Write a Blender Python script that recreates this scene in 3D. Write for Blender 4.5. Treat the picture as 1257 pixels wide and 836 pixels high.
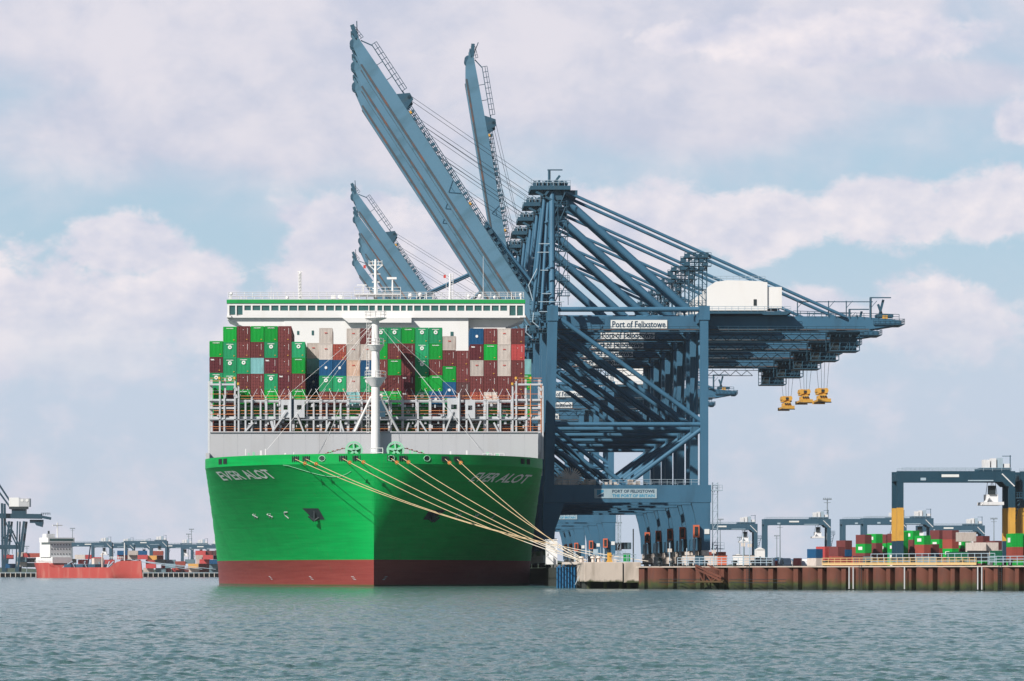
import bpy, bmesh, math, random
from mathutils import Vector, Matrix
random.seed(7)
R = math.radians
C = bpy.context.scene
for o in list(bpy.data.objects): bpy.data.objects.remove(o)

# ------------------------------------------------------------------ camera
F, VX, VY, H = 4650.0, 461.0, 703.0, 2.4      # focal in photo pixels, vanishing point, eye height
cd = bpy.data.cameras.new('camera'); cam = bpy.data.objects.new('camera', cd)
C.collection.objects.link(cam)
cam.location = (0, 0, H); cam.rotation_euler = (R(90), 0, 0)
cd.sensor_width = 36; cd.lens = 36 * F / 1257
cd.shift_x = (628.5 - VX) / 1257; cd.shift_y = (VY - 418) / 1257
cd.clip_start = 1; cd.clip_end = 30000
C.camera = cam

# ------------------------------------------------------------------ light
SUN_AZ, SUN_EL = 45.0, 38.0        # sun behind the camera's left shoulder: azimuth off -Y towards -X
sd = bpy.data.lights.new('sun', 'SUN'); sun = bpy.data.objects.new('sun', sd)
C.collection.objects.link(sun)
sd.energy = 5.0; sd.angle = R(0.55); sd.color = (1.0, .95, .88)
sdir = Vector((-math.sin(R(SUN_AZ)) * math.cos(R(SUN_EL)), -math.cos(R(SUN_AZ)) * math.cos(R(SUN_EL)), math.sin(R(SUN_EL))))
sun.rotation_euler = sdir.to_track_quat('Z', 'Y').to_euler()
sun.location = (-100, -100, 300)
C.view_settings.view_transform = 'Standard'; C.view_settings.look = 'None'
C.view_settings.exposure = 0.15; C.view_settings.gamma = 1

W = bpy.data.worlds.new('World'); C.world = W; W.use_nodes = True
nt = W.node_tree; N = nt.nodes; Lk = nt.links
for n in list(N): N.remove(n)
def nd(t, **k):
    n = N.new(t)
    for a, b in k.items(): setattr(n, a, b)
    return n
def mth(op, a, b=None, c=None, clamp=False):
    n = nd('ShaderNodeMath', operation=op, use_clamp=clamp)
    for i, v in enumerate((a, b, c)):
        if v is None: continue
        if isinstance(v, (int, float)): n.inputs[i].default_value = v
        else: Lk.new(v, n.inputs[i])
    return n.outputs[0]
def mixc(f, a, b):
    n = nd('ShaderNodeMix', data_type='RGBA')
    if isinstance(f, (int, float)): n.inputs[0].default_value = f
    else: Lk.new(f, n.inputs[0])
    for i, v in ((6, a), (7, b)):
        if isinstance(v, tuple): n.inputs[i].default_value = (*v, 1)
        else: Lk.new(v, n.inputs[i])
    return n.outputs[2]
sky = nd('ShaderNodeTexSky', sky_type='NISHITA'); sky.sun_disc = False
sky.sun_elevation = R(SUN_EL); sky.sun_rotation = R(180 + SUN_AZ)
sky.air_density = 1.0; sky.dust_density = 1.0; sky.ozone_density = 1.0
tc = nd('ShaderNodeTexCoord'); sep = nd('ShaderNodeSeparateXYZ'); Lk.new(tc.outputs['Generated'], sep.inputs[0])
ysafe = mth('MAXIMUM', mth('ABSOLUTE', sep.outputs[1]), .15)
U = mth('MULTIPLY', mth('DIVIDE', sep.outputs[0], ysafe), F / 100)      # hundreds of photo pixels right of the bow
V = mth('MULTIPLY', mth('DIVIDE', sep.outputs[2], ysafe), F / 100)      # and above the horizon
cmb = nd('ShaderNodeCombineXYZ'); Lk.new(U, cmb.inputs[0]); Lk.new(mth('MULTIPLY', V, 1.35), cmb.inputs[1])
def noise(sc, det, rough=.55, dist=0, off=0):
    n = nd('ShaderNodeTexNoise'); n.inputs['Scale'].default_value = sc; n.inputs['Detail'].default_value = det
    n.inputs['Roughness'].default_value = rough; n.inputs['Distortion'].default_value = dist
    if off:
        m = nd('ShaderNodeMapping'); m.inputs['Location'].default_value = (off, off * .7, off * .3)
        Lk.new(cmb.outputs[0], m.inputs[0]); Lk.new(m.outputs[0], n.inputs['Vector'])
    else: Lk.new(cmb.outputs[0], n.inputs['Vector'])
    return n.outputs['Fac']
n_big = noise(.45, 6, .55, .3, 3); n_fine = noise(1.6, 8, .62, .2, 9); n_soft = noise(.28, 3, .5, 0, 5)
def blob(px, py, rx, ry, flat=False):
    du = mth('DIVIDE', mth('SUBTRACT', U, (px - VX) / 100), rx / 100)
    dv = mth('DIVIDE', mth('SUBTRACT', V, (VY - py) / 100), ry / 100)
    q = mth('ADD', mth('MULTIPLY', du, du), mth('MULTIPLY', dv, dv))
    return mth('SUBTRACT', 1, mth('SQRT', q))
# cumulus banks with crisp tops
cum = None
for b in ((150, 300, 95, 52), (80, 400, 220, 100), (230, 375, 95, 75), (450, 290, 130, 75), (400, 400, 120, 110), (560, 330, 160, 110),
          (760, 290, 160, 76), (900, 275, 160, 55), (1090, 260, 130, 55), (1220, 250, 120, 58), (1250, 150, 45, 32), (1000, 400, 90, 62), (1150, 395, 110, 70), (1010, 45, 260, 38)):
    v = blob(*b); cum = v if cum is None else mth('MAXIMUM', cum, v)
cum = mth('ADD', cum, mth('MULTIPLY', mth('SUBTRACT', n_fine, .5), 1.25))
cum = mth('ADD', cum, mth('MULTIPLY', mth('SUBTRACT', n_big, .5), .6))
mr = nd('ShaderNodeMapRange', interpolation_type='SMOOTHSTEP'); Lk.new(cum, mr.inputs[0]); mr.inputs[1].default_value = .0; mr.inputs[2].default_value = .34
m_cum = mr.outputs[0]
# soft high sheet: grey lavender, thick at the top, thin in two gaps
sheet = None
for b in ((520, 0, 1100, 260), (300, 150, 500, 100), (820, 130, 330, 90), (1150, 100, 200, 45)):
    v = blob(*b); sheet = v if sheet is None else mth('MAXIMUM', sheet, v)
sheet = mth('ADD', mth('MULTIPLY', sheet, 1.1), mth('MULTIPLY', mth('SUBTRACT', n_big, .5), 1.5))
mr2 = nd('ShaderNodeMapRange', interpolation_type='SMOOTHSTEP'); Lk.new(sheet, mr2.inputs[0]); mr2.inputs[1].default_value = -.25; mr2.inputs[2].default_value = .6
m_sheet = mth('MULTIPLY', mr2.outputs[0], .93)
lowh = nd('ShaderNodeMapRange', interpolation_type='SMOOTHSTEP'); Lk.new(V, lowh.inputs[0]); lowh.inputs[1].default_value = 4.4; lowh.inputs[2].default_value = 2.0
m_low = mth('MULTIPLY', lowh.outputs[0], .86)
front = nd('ShaderNodeMapRange', interpolation_type='SMOOTHSTEP'); Lk.new(sep.outputs[1], front.inputs[0]); front.inputs[1].default_value = .55; front.inputs[2].default_value = .9
lowpart = nd('ShaderNodeMapRange', interpolation_type='SMOOTHSTEP'); Lk.new(sep.outputs[2], lowpart.inputs[0]); lowpart.inputs[1].default_value = .5; lowpart.inputs[2].default_value = .22
m_front = mth('MULTIPLY', front.outputs[0], lowpart.outputs[0])
def lit_noise(sc, dx, dy):                       # relief of the cloud: lit from the upper left
    def at(ox, oy):
        m = nd('ShaderNodeMapping'); m.inputs['Location'].default_value = (9 + ox, 6.3 + oy, 2.7); Lk.new(cmb.outputs[0], m.inputs[0])
        n = nd('ShaderNodeTexNoise'); n.inputs['Scale'].default_value = sc; n.inputs['Detail'].default_value = 6; n.inputs['Roughness'].default_value = .55; Lk.new(m.outputs[0], n.inputs['Vector']); return n.outputs['Fac']
    return mth('SUBTRACT', at(0, 0), at(dx, dy))
skyhaze = mixc(.78, sky.outputs[0], (4.0, 5.6, 7.0))                        # thin veil over the blue
shf = nd('ShaderNodeMapRange', interpolation_type='SMOOTHSTEP'); Lk.new(mth('MULTIPLY_ADD', n_fine, .3, mth('MULTIPLY', n_big, .7)), shf.inputs[0]); shf.inputs[1].default_value = .36; shf.inputs[2].default_value = .62
sh_col = mixc(shf.outputs[0], (5.4, 5.6, 6.75), (7.25, 6.9, 7.5))
c1 = mixc(m_sheet, skyhaze, sh_col)
low_t = nd('ShaderNodeMapRange', interpolation_type='SMOOTHSTEP'); Lk.new(mth('MULTIPLY_ADD', n_fine, .5, n_big), low_t.inputs[0]); low_t.inputs[1].default_value = .66; low_t.inputs[2].default_value = .95
c1 = mixc(m_low, c1, mixc(low_t.outputs[0], (5.3, 6.0, 7.2), (6.9, 6.7, 7.6)))
relief = mth('MULTIPLY_ADD', lit_noise(1.0, -.14, .22), 2.8, mth('MULTIPLY_ADD', n_soft, -1.1, 1.05), clamp=True)
cu_col = mixc(relief, (5.6, 5.8, 7.0), (8.3, 7.7, 8.0))
vfade = nd('ShaderNodeMapRange', interpolation_type='SMOOTHSTEP'); Lk.new(V, vfade.inputs[0]); vfade.inputs[1].default_value = 1.6; vfade.inputs[2].default_value = 3.6
c2 = mixc(mth('MULTIPLY', mth('MULTIPLY', m_cum, vfade.outputs[0]), .92), c1, cu_col)
gain = nd('ShaderNodeVectorMath', operation='SCALE'); gain.inputs[3].default_value = 1.82; Lk.new(c2, gain.inputs[0])   # sunlit cloud is brighter than blue sky
c2 = mixc(m_front, sky.outputs[0], gain.outputs[0])
bg = nd('ShaderNodeBackground'); bg.inputs[1].default_value = .055; Lk.new(c2, bg.inputs[0])
wo = nd('ShaderNodeOutputWorld'); Lk.new(bg.outputs[0], wo.inputs[0])
C.cycles.max_bounces = 5; C.cycles.volume_bounces = 0

# ------------------------------------------------------------------ materials
def srgb(h):
    r = [int(h[i:i + 2], 16) / 255 for i in (0, 2, 4)]
    return tuple((c / 12.92 if c <= .04045 else ((c + .055) / 1.055) ** 2.4) for c in r)
def paint(name, col, rough=.55, var=.18, scale=.35, dirt=None, dirt_amt=.25, streak=True, spec=.4, metal=0, bump=0):
    m = bpy.data.materials.new(name); m.use_nodes = True
    t = m.node_tree; b = t.nodes['Principled BSDF']
    b.inputs['Roughness'].default_value = rough; b.inputs['Metallic'].default_value = metal
    b.inputs['Specular IOR Level'].default_value = spec
    tcn = t.nodes.new('ShaderNodeTexCoord')
    mp = t.nodes.new('ShaderNodeMapping'); t.links.new(tcn.outputs['Object'], mp.inputs[0])
    mp.inputs['Scale'].default_value = (1, 1, .22) if streak else (1, 1, 1)
    nz = t.nodes.new('ShaderNodeTexNoise'); nz.inputs['Scale'].default_value = scale * 3; nz.inputs['Detail'].default_value = 6
    t.links.new(mp.outputs[0], nz.inputs['Vector'])
    n2 = t.nodes.new('ShaderNodeTexNoise'); n2.inputs['Scale'].default_value = scale; n2.inputs['Detail'].default_value = 3
    t.links.new(tcn.outputs['Object'], n2.inputs['Vector'])
    mx = t.nodes.new('ShaderNodeMix'); mx.data_type = 'RGBA'
    t.links.new(n2.outputs['Fac'], mx.inputs[0])
    mx.inputs[6].default_value = (*[c * (1 - var) for c in col], 1); mx.inputs[7].default_value = (*[min(1, c * (1 + var)) for c in col], 1)
    mr = t.nodes.new('ShaderNodeMapRange'); mr.inputs[1].default_value = .52; mr.inputs[2].default_value = .72; mr.inputs[4].default_value = dirt_amt
    t.links.new(nz.outputs['Fac'], mr.inputs[0])
    m2 = t.nodes.new('ShaderNodeMix'); m2.data_type = 'RGBA'; t.links.new(mr.outputs[0], m2.inputs[0]); t.links.new(mx.outputs[2], m2.inputs[6])
    m2.inputs[7].default_value = (*(dirt or [c * .45 for c in col]), 1)
    t.links.new(m2.outputs[2], b.inputs['Base Color'])
    if bump:
        bp = t.nodes.new('ShaderNodeBump'); bp.inputs['Strength'].default_value = bump; bp.inputs['Distance'].default_value = .1
        t.links.new(nz.outputs['Fac'], bp.inputs['Height']); t.links.new(bp.outputs[0], b.inputs['Normal'])
    return m
RUST = (.16, .06, .035)
M = dict(
    crane=paint('crane_blue', (.046, .138, .228), .55, .16, .12, dirt=(.03, .075, .12), dirt_amt=.5, spec=.25),
    paleyellow=paint('faded_yellow', (.56, .40, .19), .6, .15, .6, dirt=(.45, .33, .22), dirt_amt=.5),
    boom=paint('boom_blue', (.10, .215, .315), .55, .14, .1, dirt=(.065, .145, .20), dirt_amt=.85, spec=.25),
    crane2=paint('crane_blue_dull', (.022, .08, .13), .6, .15, .3, dirt=(.05, .07, .08), dirt_amt=.4),
    cranerust=paint('rail_rust_shade', (.07, .085, .10), .8, .2, .12, dirt=(.17, .085, .06), dirt_amt=.9),
    rail=paint('rail_galv', (.36, .46, .54), .5, .1, .5),
    rope=paint('wire_rope', (.06, .09, .12), .7, .1, 1),
    white=paint('white_paint', (.80, .79, .78), .45, .03, .15, dirt=(.6, .55, .5), dirt_amt=.18),
    offwhite=paint('stained_white', (.66, .58, .52), .6, .12, .6, dirt=RUST, dirt_amt=.25),
    teal=paint('gantry_teal', (.012, .052, .085), .5, .15, .3),
    bluegrey=paint('far_blue', (.032, .09, .14), .6, .12, .3),
    yellow=paint('yellow_paint', (.62, .34, .06), .5, .15, .5, dirt=(.3, .16, .05), dirt_amt=.45),
    orange=paint('orange_paint', (.74, .27, .10), .55, .08, .5),
    redorange=paint('reel_orange', (.60, .14, .07), .55, .12, .8),
    lash=paint('lashing_grey', (.52, .54, .57), .55, .06, .4, dirt=(.36, .30, .27), dirt_amt=.35),
    lashdark=paint('walkway_grey', (.26, .29, .32), .7, .1, .4),
    bwater=paint('breakwater_grey', (.47, .475, .495), .6, .05, .12, dirt=(.38, .37, .37), dirt_amt=.45),
    green=paint('ship_green', (.01, .33, .075), .45, .08, .1),
    mint=paint('windlass_green', (.30, .62, .42), .5, .1, .5),
    dark=paint('dark_steel', (.02, .03, .035), .6, .2, .5),
    glass=paint('window_glass', (.035, .12, .12), .15, .3, .3, streak=False, spec=.6),  # teal reflection is put into the glass colour
    chain=paint('rusty_chain', (.22, .09, .06), .8, .2, 1),
    mooring=paint('mooring_rope', (.62, .46, .27), .9, .2, .6, dirt=(.35, .27, .18), dirt_amt=.6),
    mooringw=paint('chafed_rope', (.68, .60, .50), .9, .15, .6),
    concrete=paint('pale_concrete', (.50, .43, .37), .9, .12, .3, dirt=(.20, .17, .14), dirt_amt=.45),
    asphalt=paint('quay_asphalt', (.16, .155, .15), .9, .15, .1),
    fender=paint('fender_blue', (.015, .15, .33), .6, .15, .5, dirt=(.02, .05, .1), dirt_amt=.3),
    timber=paint('timber_and_shade', (.035, .04, .035), .8, .3, .5),  # near-black; also painted-in shade under the dolphin cap and jetty deck
    sign=paint('sign_white', (.74, .75, .74), .5, .03, .3, dirt=(.5, .5, .5), dirt_amt=.15),
    signgrey=paint('sign_grey', (.33, .44, .50), .5, .05, .3),
    signblue=paint('sign_navy', (.01, .05, .10), .5, .05, .3),
    signcyan=paint('sign_cyan', (.03, .25, .42), .5, .05, .3),
    red=paint('red_paint', (.55, .06, .05), .5, .1, .5),
    tree=paint('tree_green', (.05, .075, .045), .9, .4, .02, streak=False),
    hill=paint('shore_green', (.10, .13, .09), .9, .3, .003, streak=False),
    shed=paint('shed_grey', (.22, .27, .31), .7, .1, .1),
    rtgwhite=paint('unit_white', (.72, .72, .73), .5, .06, .6, dirt=(.3, .3, .3), dirt_amt=.3),
    rubber=paint('tyre_rubber', (.02, .02, .02), .8, .2, 1),
    coaster=paint('coaster_red', (.40, .06, .05), .6, .15, .12, dirt=(.48, .20, .16), dirt_amt=.5),
    coasterw=paint('coaster_white', (.76, .76, .76), .5, .04, .3),
    logo=paint('logo_blue', (.015, .09, .22), .5, .05, .3),
)
CC = dict(                      # container paints
    G=(.006, .33, .045), T=(.02, .31, .13), M=(.165, .045, .045), N=(.13, .03, .038), W=(.55, .49, .45), B=(.012, .085, .20),
    C=(.20, .43, .44), O=(.33, .075, .055), R=(.46, .07, .07), P=(.62, .44, .34), D=(.10, .045, .045), K=(.018, .02, .022), E=(.005, .12, .06),
    Y=(.62, .34, .10), S=(.14, .22, .26))
CM = {k: [paint('container_' + n, tuple(c * f for c in CC[k]), .65, .10, .5, spec=.2, dirt=(RUST if k in 'WMNORCPD' else None), dirt_amt=(.32 if k in 'WCP' else .22)) for f in (.88, 1, 1.13)]
      for k, n in zip('GTMNWBCORPDKEYS', 'green teal brown maroon beige blue pale_blue brick red peach umber black dark_green yellow slate'.split())}
CNAME = dict(G='bright green', T='sea green', M='brown', N='dark maroon', W='pale beige', B='navy blue', C='pale turquoise', O='brick red',
             R='bright red', P='peach', D='umber brown', K='black', E='dark green', Y='yellow', S='slate blue')

def hull_mat():
    m = paint('hull_paint', (.0, .315, .066), .5, .05, .05, spec=.15, streak=True)
    t = m.node_tree; b = t.nodes['Principled BSDF']
    src = b.inputs['Base Color'].links[0].from_socket
    g = t.nodes.new('ShaderNodeTexCoord'); s = t.nodes.new('ShaderNodeSeparateXYZ'); t.links.new(g.outputs['Object'], s.inputs[0])
    st = t.nodes.new('ShaderNodeMath'); st.operation = 'LESS_THAN'; st.inputs[1].default_value = 4.65; t.links.new(s.outputs[2], st.inputs[0])
    # welded-plate seams and faint scuffs
    nz = t.nodes.new('ShaderNodeTexNoise'); nz.inputs['Scale'].default_value = .5; nz.inputs['Detail'].default_value = 8
    mp = t.nodes.new('ShaderNodeMapping'); mp.inputs['Scale'].default_value = (.25, .25, 5); t.links.new(g.outputs['Object'], mp.inputs[0]); t.links.new(mp.outputs[0], nz.inputs['Vector'])
    rc = t.nodes.new('ShaderNodeMix'); rc.data_type = 'RGBA'; t.links.new(nz.outputs['Fac'], rc.inputs[0])
    rc.inputs[6].default_value = (.17, .026, .024, 1); rc.inputs[7].default_value = (.28, .065, .055, 1)
    gm = t.nodes.new('ShaderNodeMix'); gm.data_type = 'RGBA'; gm.blend_type = 'MULTIPLY'; gm.inputs[0].default_value = 1
    rp = t.nodes.new('ShaderNodeMapRange'); t.links.new(nz.outputs['Fac'], rp.inputs[0]); rp.inputs[1].default_value = .3; rp.inputs[2].default_value = .7; rp.inputs[3].default_value = .86; rp.inputs[4].default_value = 1.1
    t.links.new(src, gm.inputs[6]); t.links.new(rp.outputs[0], gm.inputs[7])
    mx = t.nodes.new('ShaderNodeMix'); mx.data_type = 'RGBA'; t.links.new(st.outputs[0], mx.inputs[0]); t.links.new(gm.outputs[2], mx.inputs[6]); t.links.new(rc.outputs[2], mx.inputs[7])
    br = t.nodes.new('ShaderNodeTexBrick'); cb = t.nodes.new('ShaderNodeCombineXYZ'); t.links.new(s.outputs[1], cb.inputs[0]); t.links.new(s.outputs[2], cb.inputs[1]); t.links.new(cb.outputs[0], br.inputs['Vector'])
    br.inputs['Scale'].default_value = 1; br.inputs['Brick Width'].default_value = 9; br.inputs['Row Height'].default_value = 2.6; br.inputs['Mortar Size'].default_value = .05; br.inputs['Mortar Smooth'].default_value = .6
    sw = t.nodes.new('ShaderNodeTexNoise'); sw.inputs['Scale'].default_value = .45; sw.inputs['Detail'].default_value = 3; t.links.new(g.outputs['Object'], sw.inputs['Vector'])
    hh = t.nodes.new('ShaderNodeMath'); hh.operation = 'MULTIPLY_ADD'; t.links.new(br.outputs['Fac'], hh.inputs[0]); hh.inputs[1].default_value = -.35; t.links.new(sw.outputs['Fac'], hh.inputs[2])
    bp = t.nodes.new('ShaderNodeBump'); bp.inputs['Strength'].default_value = .5; bp.inputs['Distance'].default_value = .12; t.links.new(hh.outputs[0], bp.inputs['Height']); t.links.new(bp.outputs[0], b.inputs['Normal'])
    st_n = t.nodes.new('ShaderNodeTexNoise'); st_n.inputs['Scale'].default_value = 1.0; st_n.inputs['Detail'].default_value = 5
    mp2 = t.nodes.new('ShaderNodeMapping'); mp2.inputs['Scale'].default_value = (1.2, 1.2, .12); t.links.new(g.outputs['Object'], mp2.inputs[0]); t.links.new(mp2.outputs[0], st_n.inputs['Vector'])
    rs = t.nodes.new('ShaderNodeMapRange'); t.links.new(st_n.outputs['Fac'], rs.inputs[0]); rs.inputs[1].default_value = .63; rs.inputs[2].default_value = .8; rs.inputs[4].default_value = .35
    mw = t.nodes.new('ShaderNodeMix'); mw.data_type = 'RGBA'; t.links.new(rs.outputs[0], mw.inputs[0]); t.links.new(mx.outputs[2], mw.inputs[6]); mw.inputs[7].default_value = (.10, .11, .05, 1); mx = mw
    # weed at the waterline
    wl = t.nodes.new('ShaderNodeMapRange'); t.links.new(s.outputs[2], wl.inputs[0]); wl.inputs[1].default_value = .45; wl.inputs[2].default_value = .1
    m3 = t.nodes.new('ShaderNodeMix'); m3.data_type = 'RGBA'; t.links.new(wl.outputs[0], m3.inputs[0]); t.links.new(mx.outputs[2], m3.inputs[6]); m3.inputs[7].default_value = (.05, .09, .03, 1)
    t.links.new(m3.outputs[2], b.inputs['Base Color'])
    return m
M['hull'] = hull_mat()

def rust_mat():
    m = paint('sheet_pile_rust', (.125, .042, .027), .85, .35, .35, dirt=(.07, .035, .03), dirt_amt=.7, bump=.4)
    t = m.node_tree; b = t.nodes['Principled BSDF']; src = b.inputs['Base Color'].links[0].from_socket
    g = t.nodes.new('ShaderNodeTexCoord'); s = t.nodes.new('ShaderNodeSeparateXYZ'); t.links.new(g.outputs['Object'], s.inputs[0])
    nz = t.nodes.new('ShaderNodeTexNoise'); nz.inputs['Scale'].default_value = .9; nz.inputs['Detail'].default_value = 6; t.links.new(g.outputs['Object'], nz.inputs['Vector'])
    ad = t.nodes.new('ShaderNodeMath'); ad.operation = 'MULTIPLY_ADD'; t.links.new(nz.outputs['Fac'], ad.inputs[0]); ad.inputs[1].default_value = -1.6; t.links.new(s.outputs[2], ad.inputs[2])
    r1 = t.nodes.new('ShaderNodeMapRange'); t.links.new(ad.outputs[0], r1.inputs[0]); r1.inputs[1].default_value = .75; r1.inputs[2].default_value = -.1
    mx = t.nodes.new('ShaderNodeMix'); mx.data_type = 'RGBA'; t.links.new(r1.outputs[0], mx.inputs[0]); t.links.new(src, mx.inputs[6]); mx.inputs[7].default_value = (.04, .055, .014, 1)
    r2 = t.nodes.new('ShaderNodeMapRange'); t.links.new(ad.outputs[0], r2.inputs[0]); r2.inputs[1].default_value = -.1; r2.inputs[2].default_value = -.6
    m2 = t.nodes.new('ShaderNodeMix'); m2.data_type = 'RGBA'; t.links.new(r2.outputs[0], m2.inputs[0]); t.links.new(mx.outputs[2], m2.inputs[6]); m2.inputs[7].default_value = (.014, .02, .012, 1)
    t.links.new(m2.outputs[2], b.inputs['Base Color']); return m
M['rust'] = rust_mat()
def weedy(base):
    t = base.node_tree; b = t.nodes['Principled BSDF']; src = b.inputs['Base Color'].links[0].from_socket
    g = t.nodes.new('ShaderNodeTexCoord'); s = t.nodes.new('ShaderNodeSeparateXYZ'); t.links.new(g.outputs['Object'], s.inputs[0])
    nz = t.nodes.new('ShaderNodeTexNoise'); nz.inputs['Scale'].default_value = .8; nz.inputs['Detail'].default_value = 6; t.links.new(g.outputs['Object'], nz.inputs['Vector'])
    ad = t.nodes.new('ShaderNodeMath'); ad.operation = 'MULTIPLY_ADD'; t.links.new(nz.outputs['Fac'], ad.inputs[0]); ad.inputs[1].default_value = -2; t.links.new(s.outputs[2], ad.inputs[2])
    r1 = t.nodes.new('ShaderNodeMapRange'); t.links.new(ad.outputs[0], r1.inputs[0]); r1.inputs[1].default_value = .35; r1.inputs[2].default_value = 0
    mx = t.nodes.new('ShaderNodeMix'); mx.data_type = 'RGBA'; t.links.new(r1.outputs[0], mx.inputs[0]); t.links.new(src, mx.inputs[6]); mx.inputs[7].default_value = (.05, .06, .025, 1)
    t.links.new(mx.outputs[2], b.inputs['Base Color']); return base
M['dolphin'] = weedy(paint('dolphin_concrete', (.52, .44, .38), .9, .14, .3, dirt=(.22, .18, .14), dirt_amt=.5, bump=.3))

def water_mat():
    m = bpy.data.materials.new('harbour_water'); m.use_nodes = True
    t = m.node_tree; b = t.nodes['Principled BSDF']
    b.inputs['Base Color'].default_value = (.055, .115, .115, 1); b.inputs['Roughness'].default_value = .12; b.inputs['IOR'].default_value = 1.33
    g = t.nodes.new('ShaderNodeTexCoord')
    prev = None; hs = []
    for sc, (sx, sy), amp, det in ((.45, (1, .55), .5, 4), (1.6, (1, .7), .22, 4)):
        mp = t.nodes.new('ShaderNodeMapping'); mp.inputs['Scale'].default_value = (sx, sy, 1); mp.inputs['Rotation'].default_value = (0, 0, R(12))
        t.links.new(g.outputs['Object'], mp.inputs[0])
        nz = t.nodes.new('ShaderNodeTexNoise'); nz.inputs['Scale'].default_value = sc; nz.inputs['Detail'].default_value = det; nz.inputs['Roughness'].default_value = .6
        nz.inputs['Distortion'].default_value = .4
        t.links.new(mp.outputs[0], nz.inputs['Vector'])
        ml = t.nodes.new('ShaderNodeMath'); ml.operation = 'MULTIPLY'; ml.inputs[1].default_value = amp; t.links.new(nz.outputs['Fac'], ml.inputs[0])
        if prev is None: prev = ml.outputs[0]
        else:
            ad = t.nodes.new('ShaderNodeMath'); ad.operation = 'ADD'; t.links.new(prev, ad.inputs[0]); t.links.new(ml.outputs[0], ad.inputs[1]); prev = ad.outputs[0]
    bp = t.nodes.new('ShaderNodeBump'); bp.inputs['Strength'].default_value = 1; bp.inputs['Distance'].default_value = .8
    t.links.new(prev, bp.inputs['Height']); t.links.new(bp.outputs[0], b.inputs['Normal'])
    # silt clouds: greener and bluer patches
    nz = t.nodes.new('ShaderNodeTexNoise'); nz.inputs['Scale'].default_value = .05; nz.inputs['Detail'].default_value = 5; t.links.new(g.outputs['Object'], nz.inputs['Vector'])
    mx = t.nodes.new('ShaderNodeMix'); mx.data_type = 'RGBA'; t.links.new(nz.outputs['Fac'], mx.inputs[0]); mx.inputs[6].default_value = (.05, .135, .145, 1); mx.inputs[7].default_value = (.085, .145, .12, 1)
    t.links.new(mx.outputs[2], b.inputs['Base Color'])
    return m
M['water'] = water_mat()

# ------------------------------------------------------------------ mesh helpers
class MB:
    def __init__(s): s.v = []; s.f = []; s.mi = []; s.sm = []
    def add(s, vs, fs, mi=0, sm=False):
        o = len(s.v); s.v += [tuple(v) for v in vs]
        for f in fs: s.f.append(tuple(o + i for i in f)); s.mi.append(mi); s.sm.append(sm)
        return s
    def box(s, x0, x1, y0, y1, z0, z1, mi=0):
        v = [(x, y, z) for z in (z0, z1) for y in (y0, y1) for x in (x0, x1)]
        return s.add(v, [(0, 2, 3, 1), (4, 5, 7, 6), (0, 1, 5, 4), (2, 6, 7, 3), (0, 4, 6, 2), (1, 3, 7, 5)], mi)
    def bar(s, p, q, w, h, mi=0):               # rectangular member p->q
        p, q = Vector(p), Vector(q); d = (q - p).normalized()
        up = Vector((0, 0, 1)) if abs(d.z) < .95 else Vector((0, 1, 0))
        a = d.cross(up).normalized() * w / 2; b = a.cross(d).normalized() * h / 2
        v = [e + i * a + j * b for e in (p, q) for i, j in ((-1, -1), (1, -1), (1, 1), (-1, 1))]
        return s.add(v, [(3, 2, 1, 0), (4, 5, 6, 7), (0, 1, 5, 4), (1, 2, 6, 5), (2, 3, 7, 6), (3, 0, 4, 7)], mi)
    def tube(s, p, q, r, n=8, r2=None, mi=0, cap=True):
        p, q = Vector(p), Vector(q); d = (q - p)
        if d.length < 1e-6: return s
        d.normalize(); up = Vector((0, 0, 1)) if abs(d.z) < .95 else Vector((0, 1, 0))
        a = d.cross(up).normalized(); b = a.cross(d); r2 = r if r2 is None else r2
        v = [e + rr * (math.cos(t) * a + math.sin(t) * b) for e, rr in ((p, r), (q, r2)) for t in (2 * math.pi * k / n for k in range(n))]
        s.add(v, [(k, (k + 1) % n, n + (k + 1) % n, n + k) for k in range(n)], mi, n > 4)
        if cap: s.add(v[:n], [tuple(reversed(range(n)))], mi); s.add(v[n:], [tuple(range(n))], mi)
        return s
    def poly(s, pts, y0, y1, mi=0):             # (x,z) outline extruded along y
        n = len(pts); v = [(x, y, z) for y in (y0, y1) for x, z in pts]
        return s.add(v, [tuple(range(n)), tuple(reversed(range(n, 2 * n)))] + [(k, n + k, n + (k + 1) % n, (k + 1) % n) for k in range(n)], mi)
    def rail(s, p, q, h=1.1, r=.04, step=1.8, mi=0, lines=(1, .55)):
        p, q = Vector(p), Vector(q); L = (q - p).length; n = max(1, round(L / step))
        for k in range(n + 1):
            e = p.lerp(q, k / n); s.tube(e, e + Vector((0, 0, h)), r, 4, mi=mi, cap=False)
        for l in lines: s.tube(p + Vector((0, 0, h * l)), q + Vector((0, 0, h * l)), r, 4, mi=mi, cap=False)
        return s
    def build(s, name, mats, parent=None, loc=(0, 0, 0)):
        me = bpy.data.meshes.new(name); me.from_pydata(s.v, [], s.f)
        if not isinstance(mats, (list, tuple)): mats = [mats]
        for m in mats: me.materials.append(m)
        me.polygons.foreach_set('material_index', s.mi); me.polygons.foreach_set('use_smooth', s.sm)
        bm = bmesh.new(); bm.from_mesh(me); bmesh.ops.recalc_face_normals(bm, faces=bm.faces); bm.to_mesh(me); bm.free()
        me.update(); o = bpy.data.objects.new(name, me); C.collection.objects.link(o); o.location = loc
        if parent: o.parent = parent
        return o
def tag(o, label=None, cat=None, group=None, kind=None):
    if label: o['label'] = label
    if cat: o['category'] = cat
    if group: o['group'] = group
    if kind: o['kind'] = kind
    return o
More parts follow.
